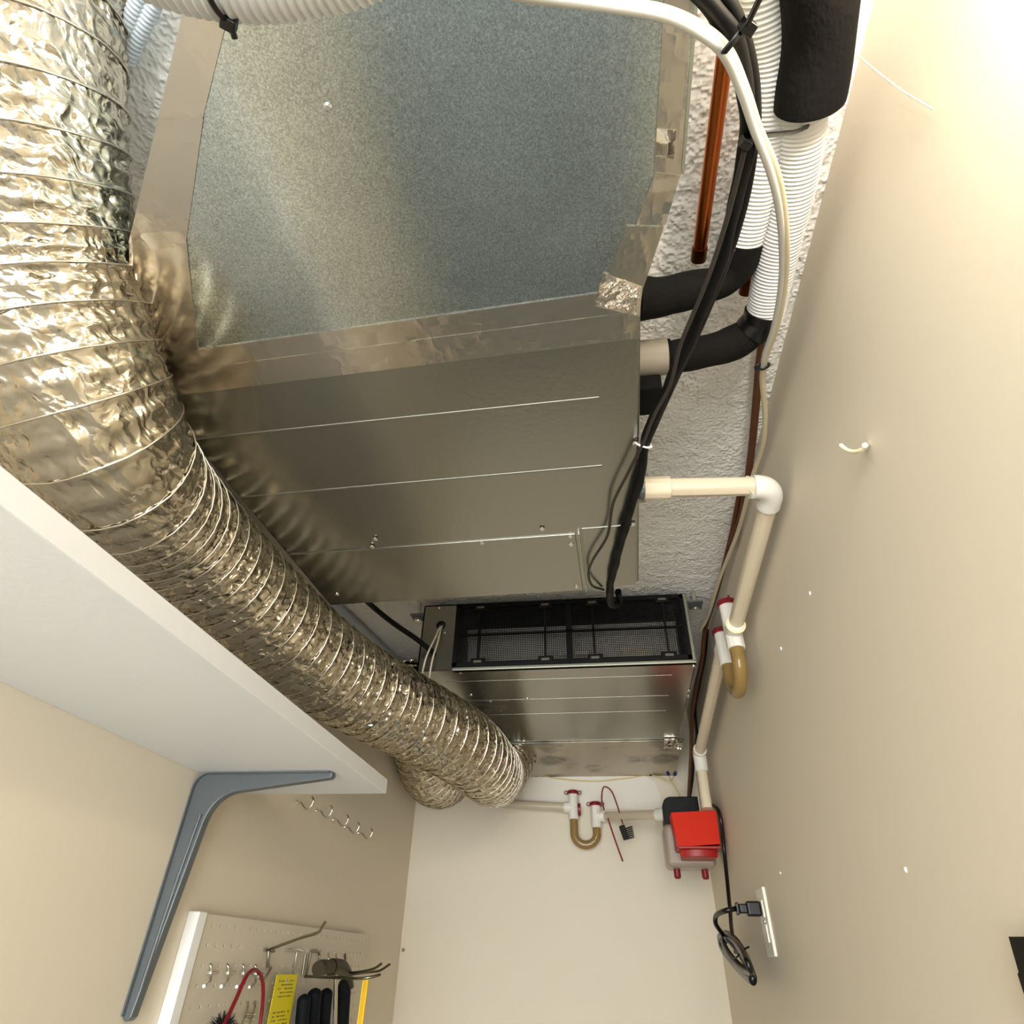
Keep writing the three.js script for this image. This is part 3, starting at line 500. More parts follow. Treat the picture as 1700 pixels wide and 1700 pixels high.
{
  const t = thing('wire_loop', 'two pale wires looping out of the hole in the filter unit front', 'wire', PZ(715, 1110, 1.28));
  const h = PZ(732, 1040, 1.293);
  part('wire', sweep([h.clone().add(V(0.002, 0, -0.02)), h.clone(), PZ(722, 1060, 1.27), PZ(708, 1090, 1.262), PZ(701, 1120, 1.275), PZ(704, 1140, 1.32)], 0.0021, { rad: 8 }), M.cable, t);
  part('wire', sweep([h.clone().add(V(0.004, 0, -0.02)), h.clone().add(V(0.003, 0, 0)), PZ(727, 1065, 1.272), PZ(718, 1095, 1.266), PZ(713, 1125, 1.28), PZ(716, 1145, 1.33)], 0.0021, { rad: 8 }), M.cable, t);
}
// pale pipe stub beside the dark sleeves
{
  const t = thing('pipe_sleeve', 'grey rubber sleeve on the unit side under the lower dark foam pipe', 'pipe sleeve', PX(1075, 600, 0.09));
  part('sleeve', rod(PY(1086, 594, 0.602).setX(0.068), PY(1086, 594, 0.602).setX(0.106), 0.0222), mat(0x8d8474, 0.7), t);
  part('collar', rod(PY(1086, 594, 0.602).setX(0.104), PY(1086, 594, 0.602).setX(0.110), 0.0212), M.foam, t);
}
// white hoses right over the camera, and the grey ribbed conduits on the ceiling
{
  const t = thing('ribbed_hose', 'fat white ribbed hose arching overhead in front of the plenum', 'hose', W(-0.17, 0.4, 0.06), 'white ribbed hoses');
  part('ribbed_wall', sweep([PY(120, -150, 0.45), PY(240, -90, 0.447), PY(330, -62, 0.445), PY(420, -54, 0.445), PY(520, -66, 0.447), PY(620, -100, 0.45), PY(720, -150, 0.455)], (s, a) => 0.0245 + 0.0011 * Math.cos(2 * Math.PI * s / 0.0048), { rad: 44, step: 0.0008 }), M.hose, t);
}
zipTie('cable_tie', 'black cable tie round the fat white hose, stub end down', [PY(335, -60, 0.405), PY(345, -10, 0.412), PY(360, 18, 0.420), PY(380, 40, 0.432)], PY(382, 36, 0.43), PY(390, 64, 0.43), PY(380, 38, 0.43), 0.0042);
[[222, 193, 'beside the foil duct'], [252, 206, 'beside the plenum']].forEach(([u, w, s], i) => {
  solo('ribbed_conduit', sweep([PY(u + 45, -90, 0.705), PY(u + 20, -30, 0.705), PY(w + 4, 92 + i * 10, 0.705)], ribbed(0.0072, 0.0045, 0.0006), { rad: 24, step: 0.0011 }), M.hoseGrey, 'grey ribbed conduit along the ceiling, the one ' + s, 'conduit', 'grey ceiling conduits');
});
solo('white_conduit', sweep([PY(520, 985, 0.706), PY(560, 1010, 0.706), PY(595, 1040, 0.706), PY(640, 1082, 0.706), PY(700, 1140, 0.706)], 0.011, { rad: 18 }), M.hoseGrey, 'pale conduit along the ceiling behind the ribbed unit', 'conduit');

// ---------------------------------------------------------------- PVC drains, traps, pump
const PR = 0.0134, PC = 0.0172;
const coupling = (a, b, r = PC) => { const l = a.distanceTo(b); return spin(a, b, [[0, 0], [0, r - 0.001], [0.001, r], [l - 0.001, r], [l, r - 0.001], [l, 0]], 28); };
const e0 = PY(1068, 811, 0.555), e1 = PY(1284, 806, 0.555);
{
  const t = thing('drain_pipe', 'cream plastic drain pipe with white elbow running from the ribbed unit along the beige wall', 'drain pipe', e1.clone());
  const eb = PX(1222, 1034, 0.255), ec = e1.clone();
  part('outlet_ring', rod(e0.clone().add(V(-0.006, 0, 0)), e0.clone().add(V(0.001, 0, 0)), 0.0165), M.bracket, t);
  part('coupling', coupling(e0, PY(1112, 810, 0.555)), M.pvc, t);
  part('pipe', rod(e0.clone().add(V(0.02, 0, 0)), PY(1256, 807, 0.555), PR, 28), M.pvc, t);
  // elbow
  const d = eb.clone().sub(e1).normalize(), k = 0.03, el = [];
  const s0 = e1.clone().add(V(-k, 0, 0)), s1 = e1.clone().addScaledVector(d, k);
  for (let i = 0; i <= 10; i++) { const a = i / 10, b = 1 - a; el.push(s0.clone().multiplyScalar(b * b).addScaledVector(e1, 2 * a * b).addScaledVector(s1, a * a)); }
  part('elbow', sweep([PY(1250, 807, 0.555), ...el, e1.clone().addScaledVector(d, k + 0.012)], PC, { rad: 28, step: 0.003 }), M.pvcWhite, t, 'bright white elbow');
  part('pipe', rod(e1.clone().addScaledVector(d, 0.034), eb, PR, 28), M.pvc, t);
  // printed marks along the pipe
  const cv = document.createElement('canvas'); cv.width = 512; cv.height = 32; const cx = cv.getContext('2d');
  cx.fillStyle = '#efe7d6'; cx.fillRect(0, 0, 512, 32); cx.fillStyle = '#6a6458'; cx.font = '20px sans-serif'; cx.fillText('3/4" PVC-1120  SCH 40  PR 480 PSI  NSF-PW', 6, 23);
  const pt = new THREE.CanvasTexture(cv); pt.colorSpace = THREE.SRGBColorSpace;
  const pm = new THREE.MeshStandardMaterial({ map: pt, roughness: 0.35 });
  const a0 = PY(1116, 811, 0.555), a1 = PY(1246, 807, 0.555), len = a0.distanceTo(a1), pos = [], uv = [], id = [];
  for (let i = 0; i <= 6; i++) for (const s of [0, 1]) { const an = -2.35 + 0.55 * i / 6, p = (s ? a1 : a0).clone(); pos.push(p.x, p.y + Math.sin(an) * (PR + 0.0002), p.z - Math.cos(an) * -(PR + 0.0002) * 1); uv.push(s, i / 6); }
  for (let i = 0; i < 6; i++) { const b = i * 2; id.push(b, b + 1, b + 2, b + 1, b + 3, b + 2); }
  const pg = new THREE.BufferGeometry(); pg.setAttribute('position', new THREE.Float32BufferAttribute(pos, 3)); pg.setAttribute('uv', new THREE.Float32BufferAttribute(uv, 2)); pg.setIndex(id); pg.computeVertexNormals();
  pm.side = THREE.DoubleSide; part('print', pg, pm, t, 'small dark print along the pipe');
}
function trap(label, A, B, o) {                     // A, B: leg axes; o: heights
  const t = thing('drain_trap', label, 'drain trap', A.clone().setY(CY + o.yU - 0.02), 'clear drain traps');
  const r = PR, at = (p, y) => V(p.x, CY + y, p.z), dir = B.clone().sub(A).setY(0).normalize(), w = Math.hypot(B.x - A.x, B.z - A.z);
  const pts = [at(A, o.aBot + 0.01), at(A, o.aBot - 0.012)];
  const yc = Math.min(o.aBot, o.bBot) - 0.016, R = w / 2, dep = yc - o.yU;
  for (let i = 0; i <= 12; i++) { const a = Math.PI * i / 12; pts.push(at(A, 0).addScaledVector(dir, R - R * Math.cos(a)).setY(CY + yc - Math.sin(a) * dep)); }
  pts.push(at(B, o.bBot - 0.006), at(B, o.bBot + 0.01));
  part('u_tube', sweep(pts, r * 0.95, { rad: 28, step: 0.003 }), M.amber, t, 'amber see-through U tube');
  for (const [p, y0, y1, side, ys, L] of [[A, o.aBot, o.aTop, o.aDir, o.aY, o.aL], [B, o.bBot, o.bTop, o.bDir, o.bY, o.bL]]) {
    const tee = part('tee', merge([coupling(at(p, y0), at(p, y1), 0.0162), coupling(at(p, ys), at(p, ys).addScaledVector(side, L), 0.0162)]), M.pvcWhite, t);
    const cap = part('cap', spin(at(p, y1 - 0.002), at(p, y1 + 0.05), [[0, 0], [0, 0.0192], [0.007, 0.0192], [0.011, 0.017], [0.013, 0.012], [0.013, 0]], 28), M.maroon, t, 'dark red cap');
    const tab = side.clone().cross(V(0, 1, 0));
    for (const s of [1, -1]) { const q = at(p, y1 + 0.004).addScaledVector(o.tab, s * 0.022), e = new THREE.TorusGeometry(0.0052, 0.0014, 8, 16); if (Math.abs(o.tab.x) < 0.5) e.rotateY(Math.PI / 2); e.translate(q.x, q.y, q.z); part('pull_ring', e, M.maroon, cap); }
  }
  return t;
}
{
  const A = W(0.252, 0, 1.105), B = W(0.252, 0, 1.200);
  trap('clear trap with red caps on the beige wall, below the long cream pipe', A, B, { yU: 0.417, aBot: 0.477, aTop: 0.566, bBot: 0.484, bTop: 0.552, aDir: V(0, 0, 1), aY: 0.510, aL: 0.032, bDir: V(0, 0, -1), bY: 0.53, bL: 0.032, tab: V(0, 0, 1) })
    .add(shade(Object.assign(new THREE.Mesh(new THREE.TorusGeometry(0.0165, 0.0016, 10, 32), M.pvcRing), { name: 'sealing_ring' })));
  const tr = scene.children[scene.children.length - 1], rg = tr.children[tr.children.length - 1]; rg.position.copy(W(0.252, 0.510, 1.072).sub(tr.position));
  const t = thing('drain_pipe', 'cream plastic drain pipe from the wall trap down into the red pump', 'drain pipe', PX(1175, 1345, 0.25));
  const p0 = B.clone().setY(CY + 0.53).add(V(0, 0, -0.033)), p1 = PX(1161, 1250, 0.252), p2 = PX(1163, 1264, 0.252), p3 = PX(1174, 1342, 0.25);
  part('pipe', rod(p0, p1, PR, 28), M.pvc, t);
  part('elbow', sweep([p1.clone().lerp(p0, 0.045), p1, p2, p2.clone().lerp(p3, 0.22)], PC, { rad: 26, step: 0.003 }), M.pvcWhite, t);
  part('pipe', rod(p2, p3, PR, 28), M.pvc, t);
}
{
  const z = 2.162, A = W(-0.113, 0, z), B = W(-0.042, 0, z);
  const tr = trap('clear trap with red caps on the end wall, left of the red pump', A, B, { yU: 0.304, aBot: 0.376, aTop: 0.452, bBot: 0.352, bTop: 0.417, aDir: V(-1, 0, 0), aY: 0.412, aL: 0.03, bDir: V(1, 0, 0), bY: 0.385, bL: 0.03, tab: V(1, 0, 0) });
  part('side_cap', rod(W(-0.098, 0.405, z), W(-0.090, 0.405, z), 0.0185), M.maroon, tr);
  const t = thing('drain_pipe', 'translucent drain pipe on the end wall leading to the trap from behind the silver duct', 'drain pipe', W(-0.24, 0.40, z));
  part('pipe', rod(W(-0.36, 0.425, z), W(-0.140, 0.412, z), PR, 28), M.clearPipe, t);
  const t2 = thing('drain_pipe', 'translucent drain pipe between end wall trap and red pump', 'drain pipe', W(0.06, 0.37, 2.12));
  const q0 = W(-0.014, 0.385, z), q1 = PZ(1106, 1352, 1.935);
  part('pipe', rod(q0, q1, PR, 28), M.clearPipe, t2);
  part('coupling', coupling(q1.clone().lerp(q0, 0.12), q1, PC), M.pvcWhite, t2);
  // cleaning brush hanging on the trap
  const b = thing('trap_brush', 'dark red wire handled cleaning brush with black bristle head hung on the trap', 'brush', PZ(1040, 1390, 2.085));
  part('handle', sweep([PZ(1003, 1345, 2.085), PZ(999, 1325, 2.085), PZ(1003, 1306, 2.085), PZ(1014, 1312, 2.085), PZ(1024, 1335, 2.085), PZ(1034, 1368, 2.085)], 0.0024, { rad: 8 }), M.maroon, b);
  part('stick', sweep([PZ(1009, 1358, 2.085), PZ(1021, 1394, 2.085), PZ(1034, 1430, 2.085)], 0.0026, { rad: 8 }), M.maroon, b);
  const br = [cbox(PZ(1036, 1382, 2.085), 0.018, 0.04, 0.014, 0.003, new THREE.Quaternion().setFromAxisAngle(V(0, 0, 1), 0.3))];
  for (let i = 0; i < 6; i++) br.push(cbox(PZ(1044 + i * 0.6, 1374 + i * 3.4, 2.085), 0.022, 0.0026, 0.012, 0, new THREE.Quaternion().setFromAxisAngle(V(0, 0, 1), 0.25)));
  part('brush_head', merge(br), M.bristle, b, 'black toothed brush head');
}
{ // pump
  const zf = 1.80, zb = 1.96, t = thing('condensate_pump', 'red and black condensate pump with translucent tank in the wall corner', 'pump', W(0.22, 0.21, 1.88));
  const f = (u, v) => PZ(u, v, zf);
  const c00 = f(1126, 1406), c01 = f(1114, 1349), c11 = f(1189, 1345), c10 = f(1196, 1401);
  const cov = slab([c00, c10, c11, c01], 0.075, V(0, 0, -1)); part('red_cover', cov, M.red, t);
  const xa = c00.x, xb = c10.x, ya = c00.y - CY, yb2 = c01.y - CY;
  part('cover_rim', merge([box(xa - 0.001, xb + 0.001, ya - 0.004, ya + 0.002, zf - 0.002, zf + 0.076, 0.0015), box(xa - 0.003, xa + 0.003, ya, yb2, zf + 0.002, zf + 0.076, 0.001)]), M.redDark, t);
  const yt = yb2;
  { const sh = new THREE.Shape(), x0 = xa - 0.018, x1 = xb - 0.03, y0 = yt - 0.05, y1 = yt + 0.055; sh.moveTo(x0, y0); sh.lineTo(x0, y1 - 0.025); sh.quadraticCurveTo(x0, y1, x0 + 0.025, y1); sh.lineTo(x1, y1); sh.lineTo(x1, y0); sh.closePath();
    const g = new THREE.ExtrudeGeometry(sh, { depth: 0.07, bevelEnabled: true, bevelSize: 0.002, bevelThickness: 0.002, bevelSegments: 2 }); g.translate(0, CY, -(zf + 0.16)); part('motor_housing', metreUV(g), M.black, t, 'black motor housing'); }
  part('tank', merge([box(xa - 0.026, xb - 0.004, ya - 0.036, yt - 0.012, zf + 0.0775, zf + 0.17, 0.014)]), M.tank, t, 'cloudy translucent tank');
  part('tank_underside', (() => { const sh = new THREE.Shape(); const x0 = xa + 0.012, x1 = xb - 0.012, z0 = zf + 0.012, z1 = zf + 0.072; sh.moveTo(x0, z0); sh.quadraticCurveTo((x0 + x1) / 2, z0 - 0.02, x1, z0); sh.lineTo(x1, z1); sh.quadraticCurveTo((x0 + x1) / 2, z1 + 0.02, x0, z1); const g = new THREE.ExtrudeGeometry(sh, { depth: 0.014, bevelEnabled: true, bevelSize: 0.002, bevelThickness: 0.002, bevelSegments: 2 }); g.rotateX(-Math.PI / 2); g.translate(0, CY + ya - 0.02, 0); return metreUV(g); })(), M.redDark, t);
  for (const [u, v] of [[1133, 1414], [1187, 1411]]) { const p = PZ(u, v, zf + 0.02); part('latch', rod(V(p.x, CY + ya, p.z), V(p.x, CY + ya - 0.018, p.z), 0.0052, 14), M.red, t); }
  for (const [u, v, z] of [[1122, 1430, zf + 0.12], [1168, 1432, zf + 0.13]]) { const p = PZ(u, v, z); part('foot', spin(V(p.x, CY + ya - 0.03, p.z), V(p.x, 0, p.z), [[0, 0], [0, 0.0088], [0.024, 0.0088], [0.028, 0.006], [0.028, 0]], 18), M.maroon, t); }
  part('wall_bracket', box(xb - 0.1, XR, yt - 0.04, yt - 0.01, zf + 0.165, zf + 0.175), M.black, t);
}
{ // power cord, plug and outlet
  const zo = 1.482, yo = 0.078, o = thing('wall_outlet', 'cream wall outlet plate with the black plug in it', 'outlet', W(XR, 0.024, zo));
  part('cover_plate', box(XR - 0.006, XR, 0.022, 0.133, zo - 0.035, zo + 0.035, 0.002), M.plate, o);
  for (const y of [yo + 0.02, yo - 0.02]) part('socket_face', box(XR - 0.0085, XR - 0.005, y - 0.0145, y + 0.0145, zo - 0.017, zo + 0.017, 0.0012), M.plate, o);
  part('screw', screwHead(W(XR - 0.006, yo, zo), V(-1, 0, 0), 0.003), M.screw, o);
  const t = thing('power_cord', 'black power cord from the pump, bundled in a tied coil below the plug', 'power cord', PX(1235, 1600, 0.24));
  const yp = yo + 0.02, zp = zo;
  part('plug', merge([box(XR - 0.036, XR - 0.009, yp - 0.0125, yp + 0.0125, zp - 0.012, zp + 0.012, 0.004), box(XR - 0.05, XR - 0.034, yp - 0.008, yp + 0.008, zp - 0.008, zp + 0.008, 0.003), box(XR - 0.056, XR - 0.05, yp - 0.0105, yp + 0.0105, zp - 0.0085, zp + 0.0085, 0.002)]), M.blackGloss, t);
  const pe = W(XR - 0.056, yp, zp), R = 0.0046;
  part('cord', sweep([pe, PX(1208, 1511, 0.217), PX(1196, 1515, 0.206), PX(1188, 1522, 0.20), PX(1188, 1533, 0.20), PX(1200, 1552, 0.215), PX(1208, 1566, 0.222)], R, { rad: 12, step: 0.004 }), M.blackGloss, t);
  part('cord', sweep([PX(1184, 1337, 0.274), PX(1192, 1345, 0.277), PX(1197, 1362, 0.279), PX(1202, 1410, 0.279), PX(1208, 1470, 0.27), PX(1212, 1512, 0.26), PX(1215, 1548, 0.245), PX(1222, 1580, 0.238)], R, { rad: 12, step: 0.005 }), M.blackGloss, t);
  const loops = [[1196, 1553, 1250, 1628, 11, 0.226], [1198, 1556, 1248, 1622, 15, 0.236], [1200, 1550, 1251, 1630, 18, 0.246], [1203, 1556, 1246, 1616, 13, 0.218]];
  for (const [u0, v0, u1, v1, w, x] of loops) {
    const q = [], du = u1 - u0, dv = v1 - v0, l = Math.hypot(du, dv);
    for (let i = 0; i < 20; i++) { const a = i / 20 * 2 * Math.PI, s = 0.5 - 0.5 * Math.cos(a), b = Math.sin(a) * w * (1 - 0.55 * s); q.push(PX(u0 + du * s - dv / l * b, v0 + dv * s + du / l * b, x + 0.006 * Math.sin(a * 2 + x * 300))); }
    part('coil_loop', sweep(q, R * 1.2, { rad: 10, closed: true, n: 90 }), M.blackGloss, t);
  }
  part('twist_tie', sweep([PX(1212, 1582, 0.215), PX(1222, 1590, 0.21), PX(1234, 1577, 0.22), PX(1243, 1572, 0.225)], 0.0016, { rad: 6 }), M.black, t);
}
{ // low voltage wire along the top of the plaster patch
  const t = thing('low_voltage_wire', 'thin yellowish wire clipped along the foil duct with two blue wire nuts', 'wire', W(0.1, 0.46, 2.18));
  const z = 2.19;
  part('wire', sweep([PZ(850, 1287, z), PZ(889, 1287, z), PZ(930, 1293, z), PZ(985, 1297, z), PZ(1040, 1292, z), PZ(1080, 1287, z), PZ(1098, 1291, z - 0.03), PY(1115, 1299, 0.482), PY(1124, 1312, 0.455), PY(1130, 1324, 0.43)], 0.0016, { rad: 6 }), M.yellowWire, t);
  for (const [u, v] of [[1106, 1278], [1123, 1279]]) { const a = PY(u, v, 0.497), b = PY(1115, 1297, 0.482); part('wire', sweep([a, a.clone().lerp(b, 0.5), b], 0.0014, { rad: 6, n: 8 }), M.yellowWire, t); part('wire_nut', spin(a.clone().lerp(b, 0.35), a, [[0, 0], [0, 0.0062], [0.008, 0.0055], [0.018, 0.0036], [0.018, 0]], 12), M.blueNut, t, 'blue wire nut'); }
  for (const [u, v] of [[890, 1286], [1080, 1285]]) part('clip', cbox(PZ(u, v, z - 0.004), 0.006, 0.012, 0.008, 0.001), M.black, t);
}

// ---------------------------------------------------------------- right-hand wall bits
{
  const t = thing('plastic_hook', 'curved cream plastic tie end on a nail in the beige wall', 'hook', PX(1438, 738, XR));
  part('nail', rod(PX(1440, 738, XR), PX(1436, 739, XR - 0.02), 0.0028, 12), M.screw, t);
  part('hook', sweep([PX(1439, 741, XR - 0.013), PX(1432, 746, XR - 0.016), PX(1418, 750, XR - 0.018), PX(1404, 746, XR - 0.019), PX(1396, 739, XR - 0.02)], 0.0022, { rad: 8 }), M.thread, t);
}
solo('loose_thread', sweep([PX(1388, 66, XR - 0.03), PX(1410, 80, XR - 0.026), PX(1424, 92, XR - 0.022), PX(1460, 122, XR - 0.017), PX(1500, 152, XR - 0.012), PX(1530, 170, XR - 0.008), PX(1550, 182, XR - 0.006)], 0.0007, { rad: 6 }), M.thread, 'thin pale thread dangling by the black foam collar', 'thread');
[[1297, 1077, 0.0035, 'near the wall trap'], [1345, 985, 0.003, 'level with the wall trap'], [1504, 1444, 0.0028, 'beyond the outlet plate'], [1296, 1449, 0.0022, 'above the outlet plate']].forEach(([u, v, r, s]) => {
  const p = PX(u, v, XR); solo('paint_fleck', spin(p, p.clone().add(V(-1, 0, 0)), [[0, 0], [0, r], [0.0016, r * 0.7], [0.0022, 0]], 10), M.trimWhite, 'white fleck stuck on the beige wall, ' + s, 'paint fleck');
});
{
  const g = slab([[1674, 1555], [1740, 1555], [1790, 1760], [1722, 1720], [1689, 1617], [1691, 1614]].map(([u, v]) => PX(u, v, XR - 0.014)), 0.013, V(1, 0, 0));
  solo('wall_plaque', g, M.black, 'flat black plaque fixed to the beige wall'  , 'plaque');
}

// ---------------------------------------------------------------- pegboard with hooks and tools
const XP = XL + 0.016, q4 = (x, y) => [260 + x / 4.048, 1480 + y / 4.048];
const peg = (x, y, X) => PX(...q4(x, y), X);
{
  const t = thing('pegboard', 'beige pegboard with rows of holes and a white edge strip', 'pegboard', W(XL, -0.4, 1.45));
  const z0 = 1.052, z1 = 1.86, y0 = -0.4, y1 = 0.053;
  const sh = new THREE.Shape([[z0, y0], [z1, y0], [z1, y1], [z0, y1]].map((p) => new THREE.Vector2(...p)));
  for (let i = 0; i < 30; i++) for (let j = 0; j < 10; j++) { const h = new THREE.Path(); h.absarc(1.0905 + i * 0.0254, 0.0392 - j * 0.0254, 0.0029, 0, Math.PI * 2, true); sh.holes.push(h); }
  const g = new THREE.ExtrudeGeometry(sh, { depth: 0.005, bevelEnabled: false, curveSegments: 8 });
  g.applyMatrix4(new THREE.Matrix4().makeBasis(V(0, 0, -1), V(0, 1, 0), V(1, 0, 0))); g.translate(XP - 0.005, CY, 0); part('board', metreUV(g), M.peg, t);
  part('edge_strip', box(XL, XP + 0.003, y0, y1 + 0.002, 1.040, 1.064, 0.002), M.trimWhite, t, 'white edge strip');
  part('batten', box(XL, XP - 0.005, y0, y0 + 0.03, z0, z1), M.peg, t); part('batten', box(XL, XP - 0.005, y0, y1, z1 - 0.02, z1), M.peg, t);
}
function wireHook(label, lines, r = 0.002, m = M.chrome) {
  const t = thing('peg_hook', label, 'hook', lines[0][0].clone(), 'wire hooks on the pegboard');
  lines.forEach((l, i) => part(i ? 'wire' : 'hook_wire', sweep(l, r, { rad: 8, step: 0.003 }), m, t)); return t;
}
[[352, 'first'], [468, 'second'], [572, 'third'], [655, 'fourth']].forEach(([x, n], i) => {
  const y = 490 + i * 2;
  wireHook(n + ' short J hook of the row on the pegboard, counted from the white edge strip', [
    [peg(x, y, XP), peg(x + 12, y + 8, XP + 0.004), peg(x + 14, y + 60, XP + 0.006), peg(x + 8, y + 110, XP + 0.010), peg(x - 18, y + 142, XP + 0.020), peg(x - 34, y + 146, XP + 0.026)],
    [peg(x - 12, y + 58, XP + 0.004), peg(x + 60, y + 54, XP + 0.004)]]);
});
wireHook('long angled prong hook on the pegboard, tip turned up', [
  [peg(752, 395, XP), peg(790, 378, XP + 0.02), peg(960, 315, XP + 0.10), peg(1090, 270, XP + 0.16), peg(1110, 242, XP + 0.172), peg(1132, 208, XP + 0.182)],
  [peg(725, 392, XP + 0.003), peg(790, 400, XP + 0.003)], [peg(752, 398, XP + 0.004), peg(750, 450, XP + 0.006), peg(745, 510, XP + 0.006)], [peg(768, 515, XP + 0.003), peg(745, 560, XP + 0.012), peg(722, 584, XP + 0.02), peg(680, 575, XP + 0.026)]], 0.0025, M.steel);
wireHook('long straight prong hook on the pegboard, lowest of the three prongs', [[peg(995, 570, XP + 0.004), peg(1040, 572, XP + 0.02), peg(1250, 580, XP + 0.1), peg(1400, 582, XP + 0.155), peg(1460, 572, XP + 0.17), peg(1502, 560, XP + 0.178)], [peg(1035, 410, XP + 0.003), peg(1018, 500, XP + 0.004), peg(1002, 580, XP + 0.006)], [peg(1000, 420, XP + 0.003), peg(980, 560, XP + 0.005)]], 0.0025, M.steel);
wireHook('long prong hook on the pegboard carrying the hammer', [[peg(1150, 560, XP + 0.004), peg(1200, 553, XP + 0.03), peg(1330, 545, XP + 0.1), peg(1440, 525, XP + 0.15), peg(1480, 508, XP + 0.165), peg(1510, 486, XP + 0.176)], [peg(1040, 402, XP + 0.003), peg(1084, 402, XP + 0.004), peg(1094, 425, XP + 0.004), peg(1088, 470, XP + 0.005)]], 0.0025, M.steel);
wireHook('long prong hook on the pegboard nearest the end wall', [[peg(1230, 575, XP + 0.004), peg(1290, 560, XP + 0.04), peg(1420, 542, XP + 0.11), peg(1500, 532, XP + 0.15), peg(1530, 515, XP + 0.162), peg(1566, 490, XP + 0.175)], [peg(1265, 420, XP), peg(1268, 460, XP + 0.006)]], 0.0025, M.steel);
wireHook('wire hook bar on the pegboard behind the yellow strip', [[peg(870, 396, XP + 0.004), peg(930, 388, XP + 0.008), peg(980, 400, XP + 0.008)], [peg(942, 402, XP + 0.004), peg(930, 480, XP + 0.006), peg(915, 555, XP + 0.008)], [peg(810, 555, XP + 0.01), peg(890, 572, XP + 0.014), peg(945, 552, XP + 0.014)]], 0.0022);
wireHook('pair of small upright wire ends on the pegboard above the hammer head', [[peg(1152, 414, XP), peg(1156, 450, XP + 0.006), peg(1154, 470, XP + 0.006)], [peg(1205, 420, XP), peg(1208, 455, XP + 0.006)]], 0.0018);
wireHook('double wire hook on the pegboard beside the dark red cable', [[peg(604, 742, XP), peg(612, 770, XP + 0.006), peg(590, 850, XP + 0.01), peg(565, 910, XP + 0.02)], [peg(650, 742, XP), peg(658, 770, XP + 0.006), peg(640, 850, XP + 0.01), peg(618, 910, XP + 0.02)], [peg(598, 826, XP + 0.006), peg(662, 824, XP + 0.006)], [peg(592, 856, XP + 0.006), peg(655, 854, XP + 0.006)]], 0.002);
solo('red_cable', sweep([peg(440, 920, XP + 0.04), peg(470, 860, XP + 0.036), peg(540, 710, XP + 0.03), peg(600, 575, XP + 0.026), peg(640, 533, XP + 0.024), peg(672, 532, XP + 0.024), peg(705, 575, XP + 0.026), peg(716, 660, XP + 0.026), peg(710, 780, XP + 0.026), peg(690, 920, XP + 0.026), peg(650, 1080, XP + 0.026)], 0.0032, { rad: 10 }), M.maroon, 'dark red cable looped over the short peg hooks', 'cable');
{
  const c = peg(440, 930, XP + 0.03), t = thing('wire_brush', 'dark round bristle brush hanging below the dark red cable', 'brush', c.clone().add(V(0, -0.05, 0)));
  const g = []; seed = 77;
  for (let i = 0; i < 220; i++) { const a = rnd() * 6.283, b = Math.acos(rnd() * 1.3 - 0.3), d = V(Math.sin(b) * Math.cos(a), Math.cos(b), Math.sin(b) * Math.sin(a)), l = 0.017 + rnd() * 0.008; const p = c.clone(), e = c.clone().addScaledVector(d, l); const k = new THREE.CylinderGeometry(0.0003, 0.0007, l, 4); k.applyQuaternion(new THREE.Quaternion().setFromUnitVectors(V(0, 1, 0), d)); k.translate((p.x + e.x) / 2, (p.y + e.y) / 2, (p.z + e.z) / 2); g.push(k); }
  const br = part('bristles', merge(g), M.bristle, t); br.userData.kind = 'stuff';
  part('brush_core', new THREE.SphereGeometry(0.013, 20, 14).translate(c.x, c.y - 0.003, c.z), M.bristle, t);
}
{ // yellow printed strip
  const cv = document.createElement('canvas'); cv.width = 256; cv.height = 512; const cx = cv.getContext('2d');
  cx.fillStyle = '#e4d30e'; cx.fillRect(0, 0, 256, 512); seed = 5;
  cx.fillStyle = 'rgba(70,62,8,0.75)';
  for (let y = 26; y < 500; y += 17) { if (y > 96 && y < 150) continue; let x = 34; while (x < 222) { const w = 8 + rnd() * 26; if (rnd() > 0.25) cx.fillRect(x, y, Math.min(w, 224 - x), 6); x += w + 7; } }
  const tx = new THREE.CanvasTexture(cv); tx.colorSpace = THREE.SRGBColorSpace;
  const m = new THREE.MeshStandardMaterial({ map: tx, roughness: 0.5 });
  const X = XP + 0.016, a = peg(808, 566, X), b = peg(948, 556, X), L = 0.17;
  const w = Math.abs(a.z - b.z), g = new THREE.BoxGeometry(w, L, 0.0015); g.rotateY(Math.PI / 2); g.translate(X, Math.max(a.y, b.y) - L / 2, (a.z + b.z) / 2);
  const t = thing('yellow_strip', 'yellow card strip with dense dark print hanging on the pegboard', 'label', V(X, a.y - L, a.z));
  part('card', g, m, t); part('hang_hole', spin(V(X + 0.0008, a.y - 0.008, (a.z + b.z) / 2), V(X + 0.01, a.y - 0.008, (a.z + b.z) / 2), [[0, 0.002], [0, 0.0045], [0.0006, 0.0045], [0.0006, 0.002]], 14), M.chrome, t);
}
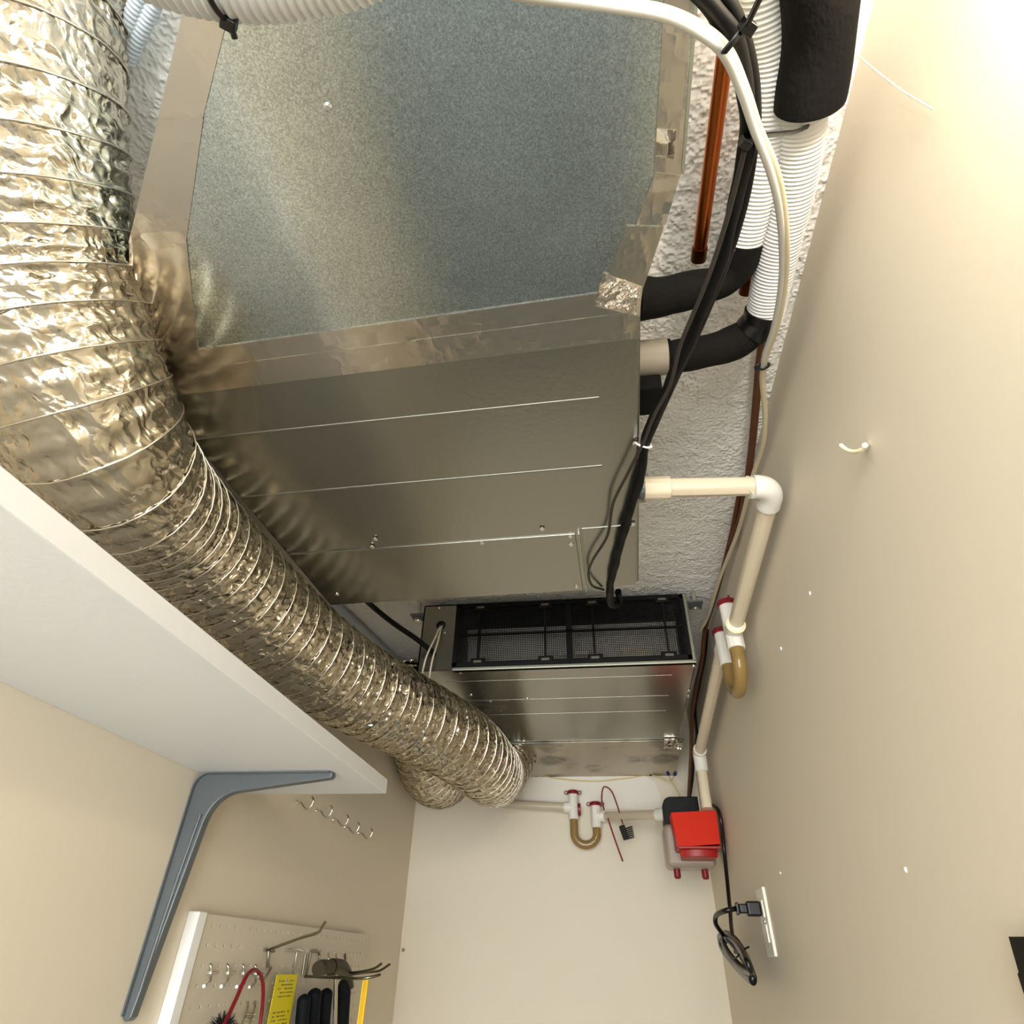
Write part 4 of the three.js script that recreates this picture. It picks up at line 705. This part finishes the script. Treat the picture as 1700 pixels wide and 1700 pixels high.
{ // work gloves
  const t = thing('work_glove', 'dark navy work glove hanging fingers up on the pegboard behind the hammer', 'glove', peg(1040, 1000, XP + 0.03));
  const g = []; const X = XP + 0.03;
  for (const [x, y, r] of [[990, 690, 0.0125], [1062, 650, 0.014], [1140, 650, 0.013]]) g.push(sweep([peg(x + 4, y, X), peg(x, y + 40, X), peg(x - 10, y + 140, X), peg(x - 22, y + 300, X)], (s, a, q) => r * Math.min(1, 0.25 + Math.sqrt(Math.min(1, q * 9)) * 0.75), { rad: 20, step: 0.003 }));
  part('fingers', merge(g), M.navy, t);
  part('cuff', sweep([peg(1045, 900, X), peg(1020, 1120, X)], 0.034, { rad: 24, flat: 0.5 }), M.navy, t);
}
{ // hammer
  const t = thing('hammer', 'hammer with dark rusty head and bright shaft resting on pegboard prongs', 'hammer', peg(1200, 1000, XP + 0.07));
  const X = XP + 0.075;
  part('head', sweep([peg(1085, 520, X), peg(1100, 512, X), peg(1130, 508, X), peg(1180, 506, X), peg(1240, 512, X), peg(1280, 545, X), peg(1300, 600, X), peg(1312, 640, X)], (s, a, q) => q < 0.12 ? 0.0125 : q < 0.3 ? 0.0118 : q < 0.6 ? 0.0135 : 0.0135 * (1 - (q - 0.6) * 1.7), { rad: 20, step: 0.002 }), M.rust, t, 'dark rusty head');
  part('shaft', rod(peg(1206, 500, X), peg(1196, 1000, X), 0.0042, 14), M.chrome, t, 'bright steel shaft');
}
{
  const X = XP + 0.028, t = thing('tool_pouch', 'black tubular tool sleeve hanging on the pegboard beside the hammer shaft', 'tool sleeve', peg(1260, 1000, X));
  part('sleeve', sweep([peg(1266, 585, X), peg(1262, 620, X), peg(1258, 700, X), peg(1250, 820, X), peg(1240, 1000, X)], (s, a, q) => 0.0145 * Math.min(1, 0.4 + Math.sqrt(Math.min(1, q * 8)) * 0.6), { rad: 20 }), M.navy, t);
}
{
  const X = XP + 0.11, t = thing('orange_stick', 'orange yellow ribbed stick hanging from a long pegboard prong', 'stick', peg(1380, 1000, X));
  const a = peg(1408, 590, X), L = 0.24;
  part('bar', cbox(V(X, a.y - L / 2, a.z), 0.013, L, 0.004, 0.001), M.orange, t);
  for (const dx of [-0.0045, 0.0045]) part('rail', cbox(V(X + dx, a.y - L / 2, a.z + 0.003), 0.003, L, 0.003, 0.0008), M.yellow, t);
}
{
  const p = PZ(663, 1577, ZB - 0.004); solo('wall_nail', spin(W(XL + 0.012, p.y - CY, ZB), W(XL + 0.012, p.y - CY, ZB - 0.02), [[0, 0], [0, 0.002], [0.01, 0.002], [0.01, 0.0045], [0.012, 0.004], [0.012, 0]], 10), M.steel, 'small nail in the corner of the end wall', 'nail');
}
renderer.render(scene, camera);
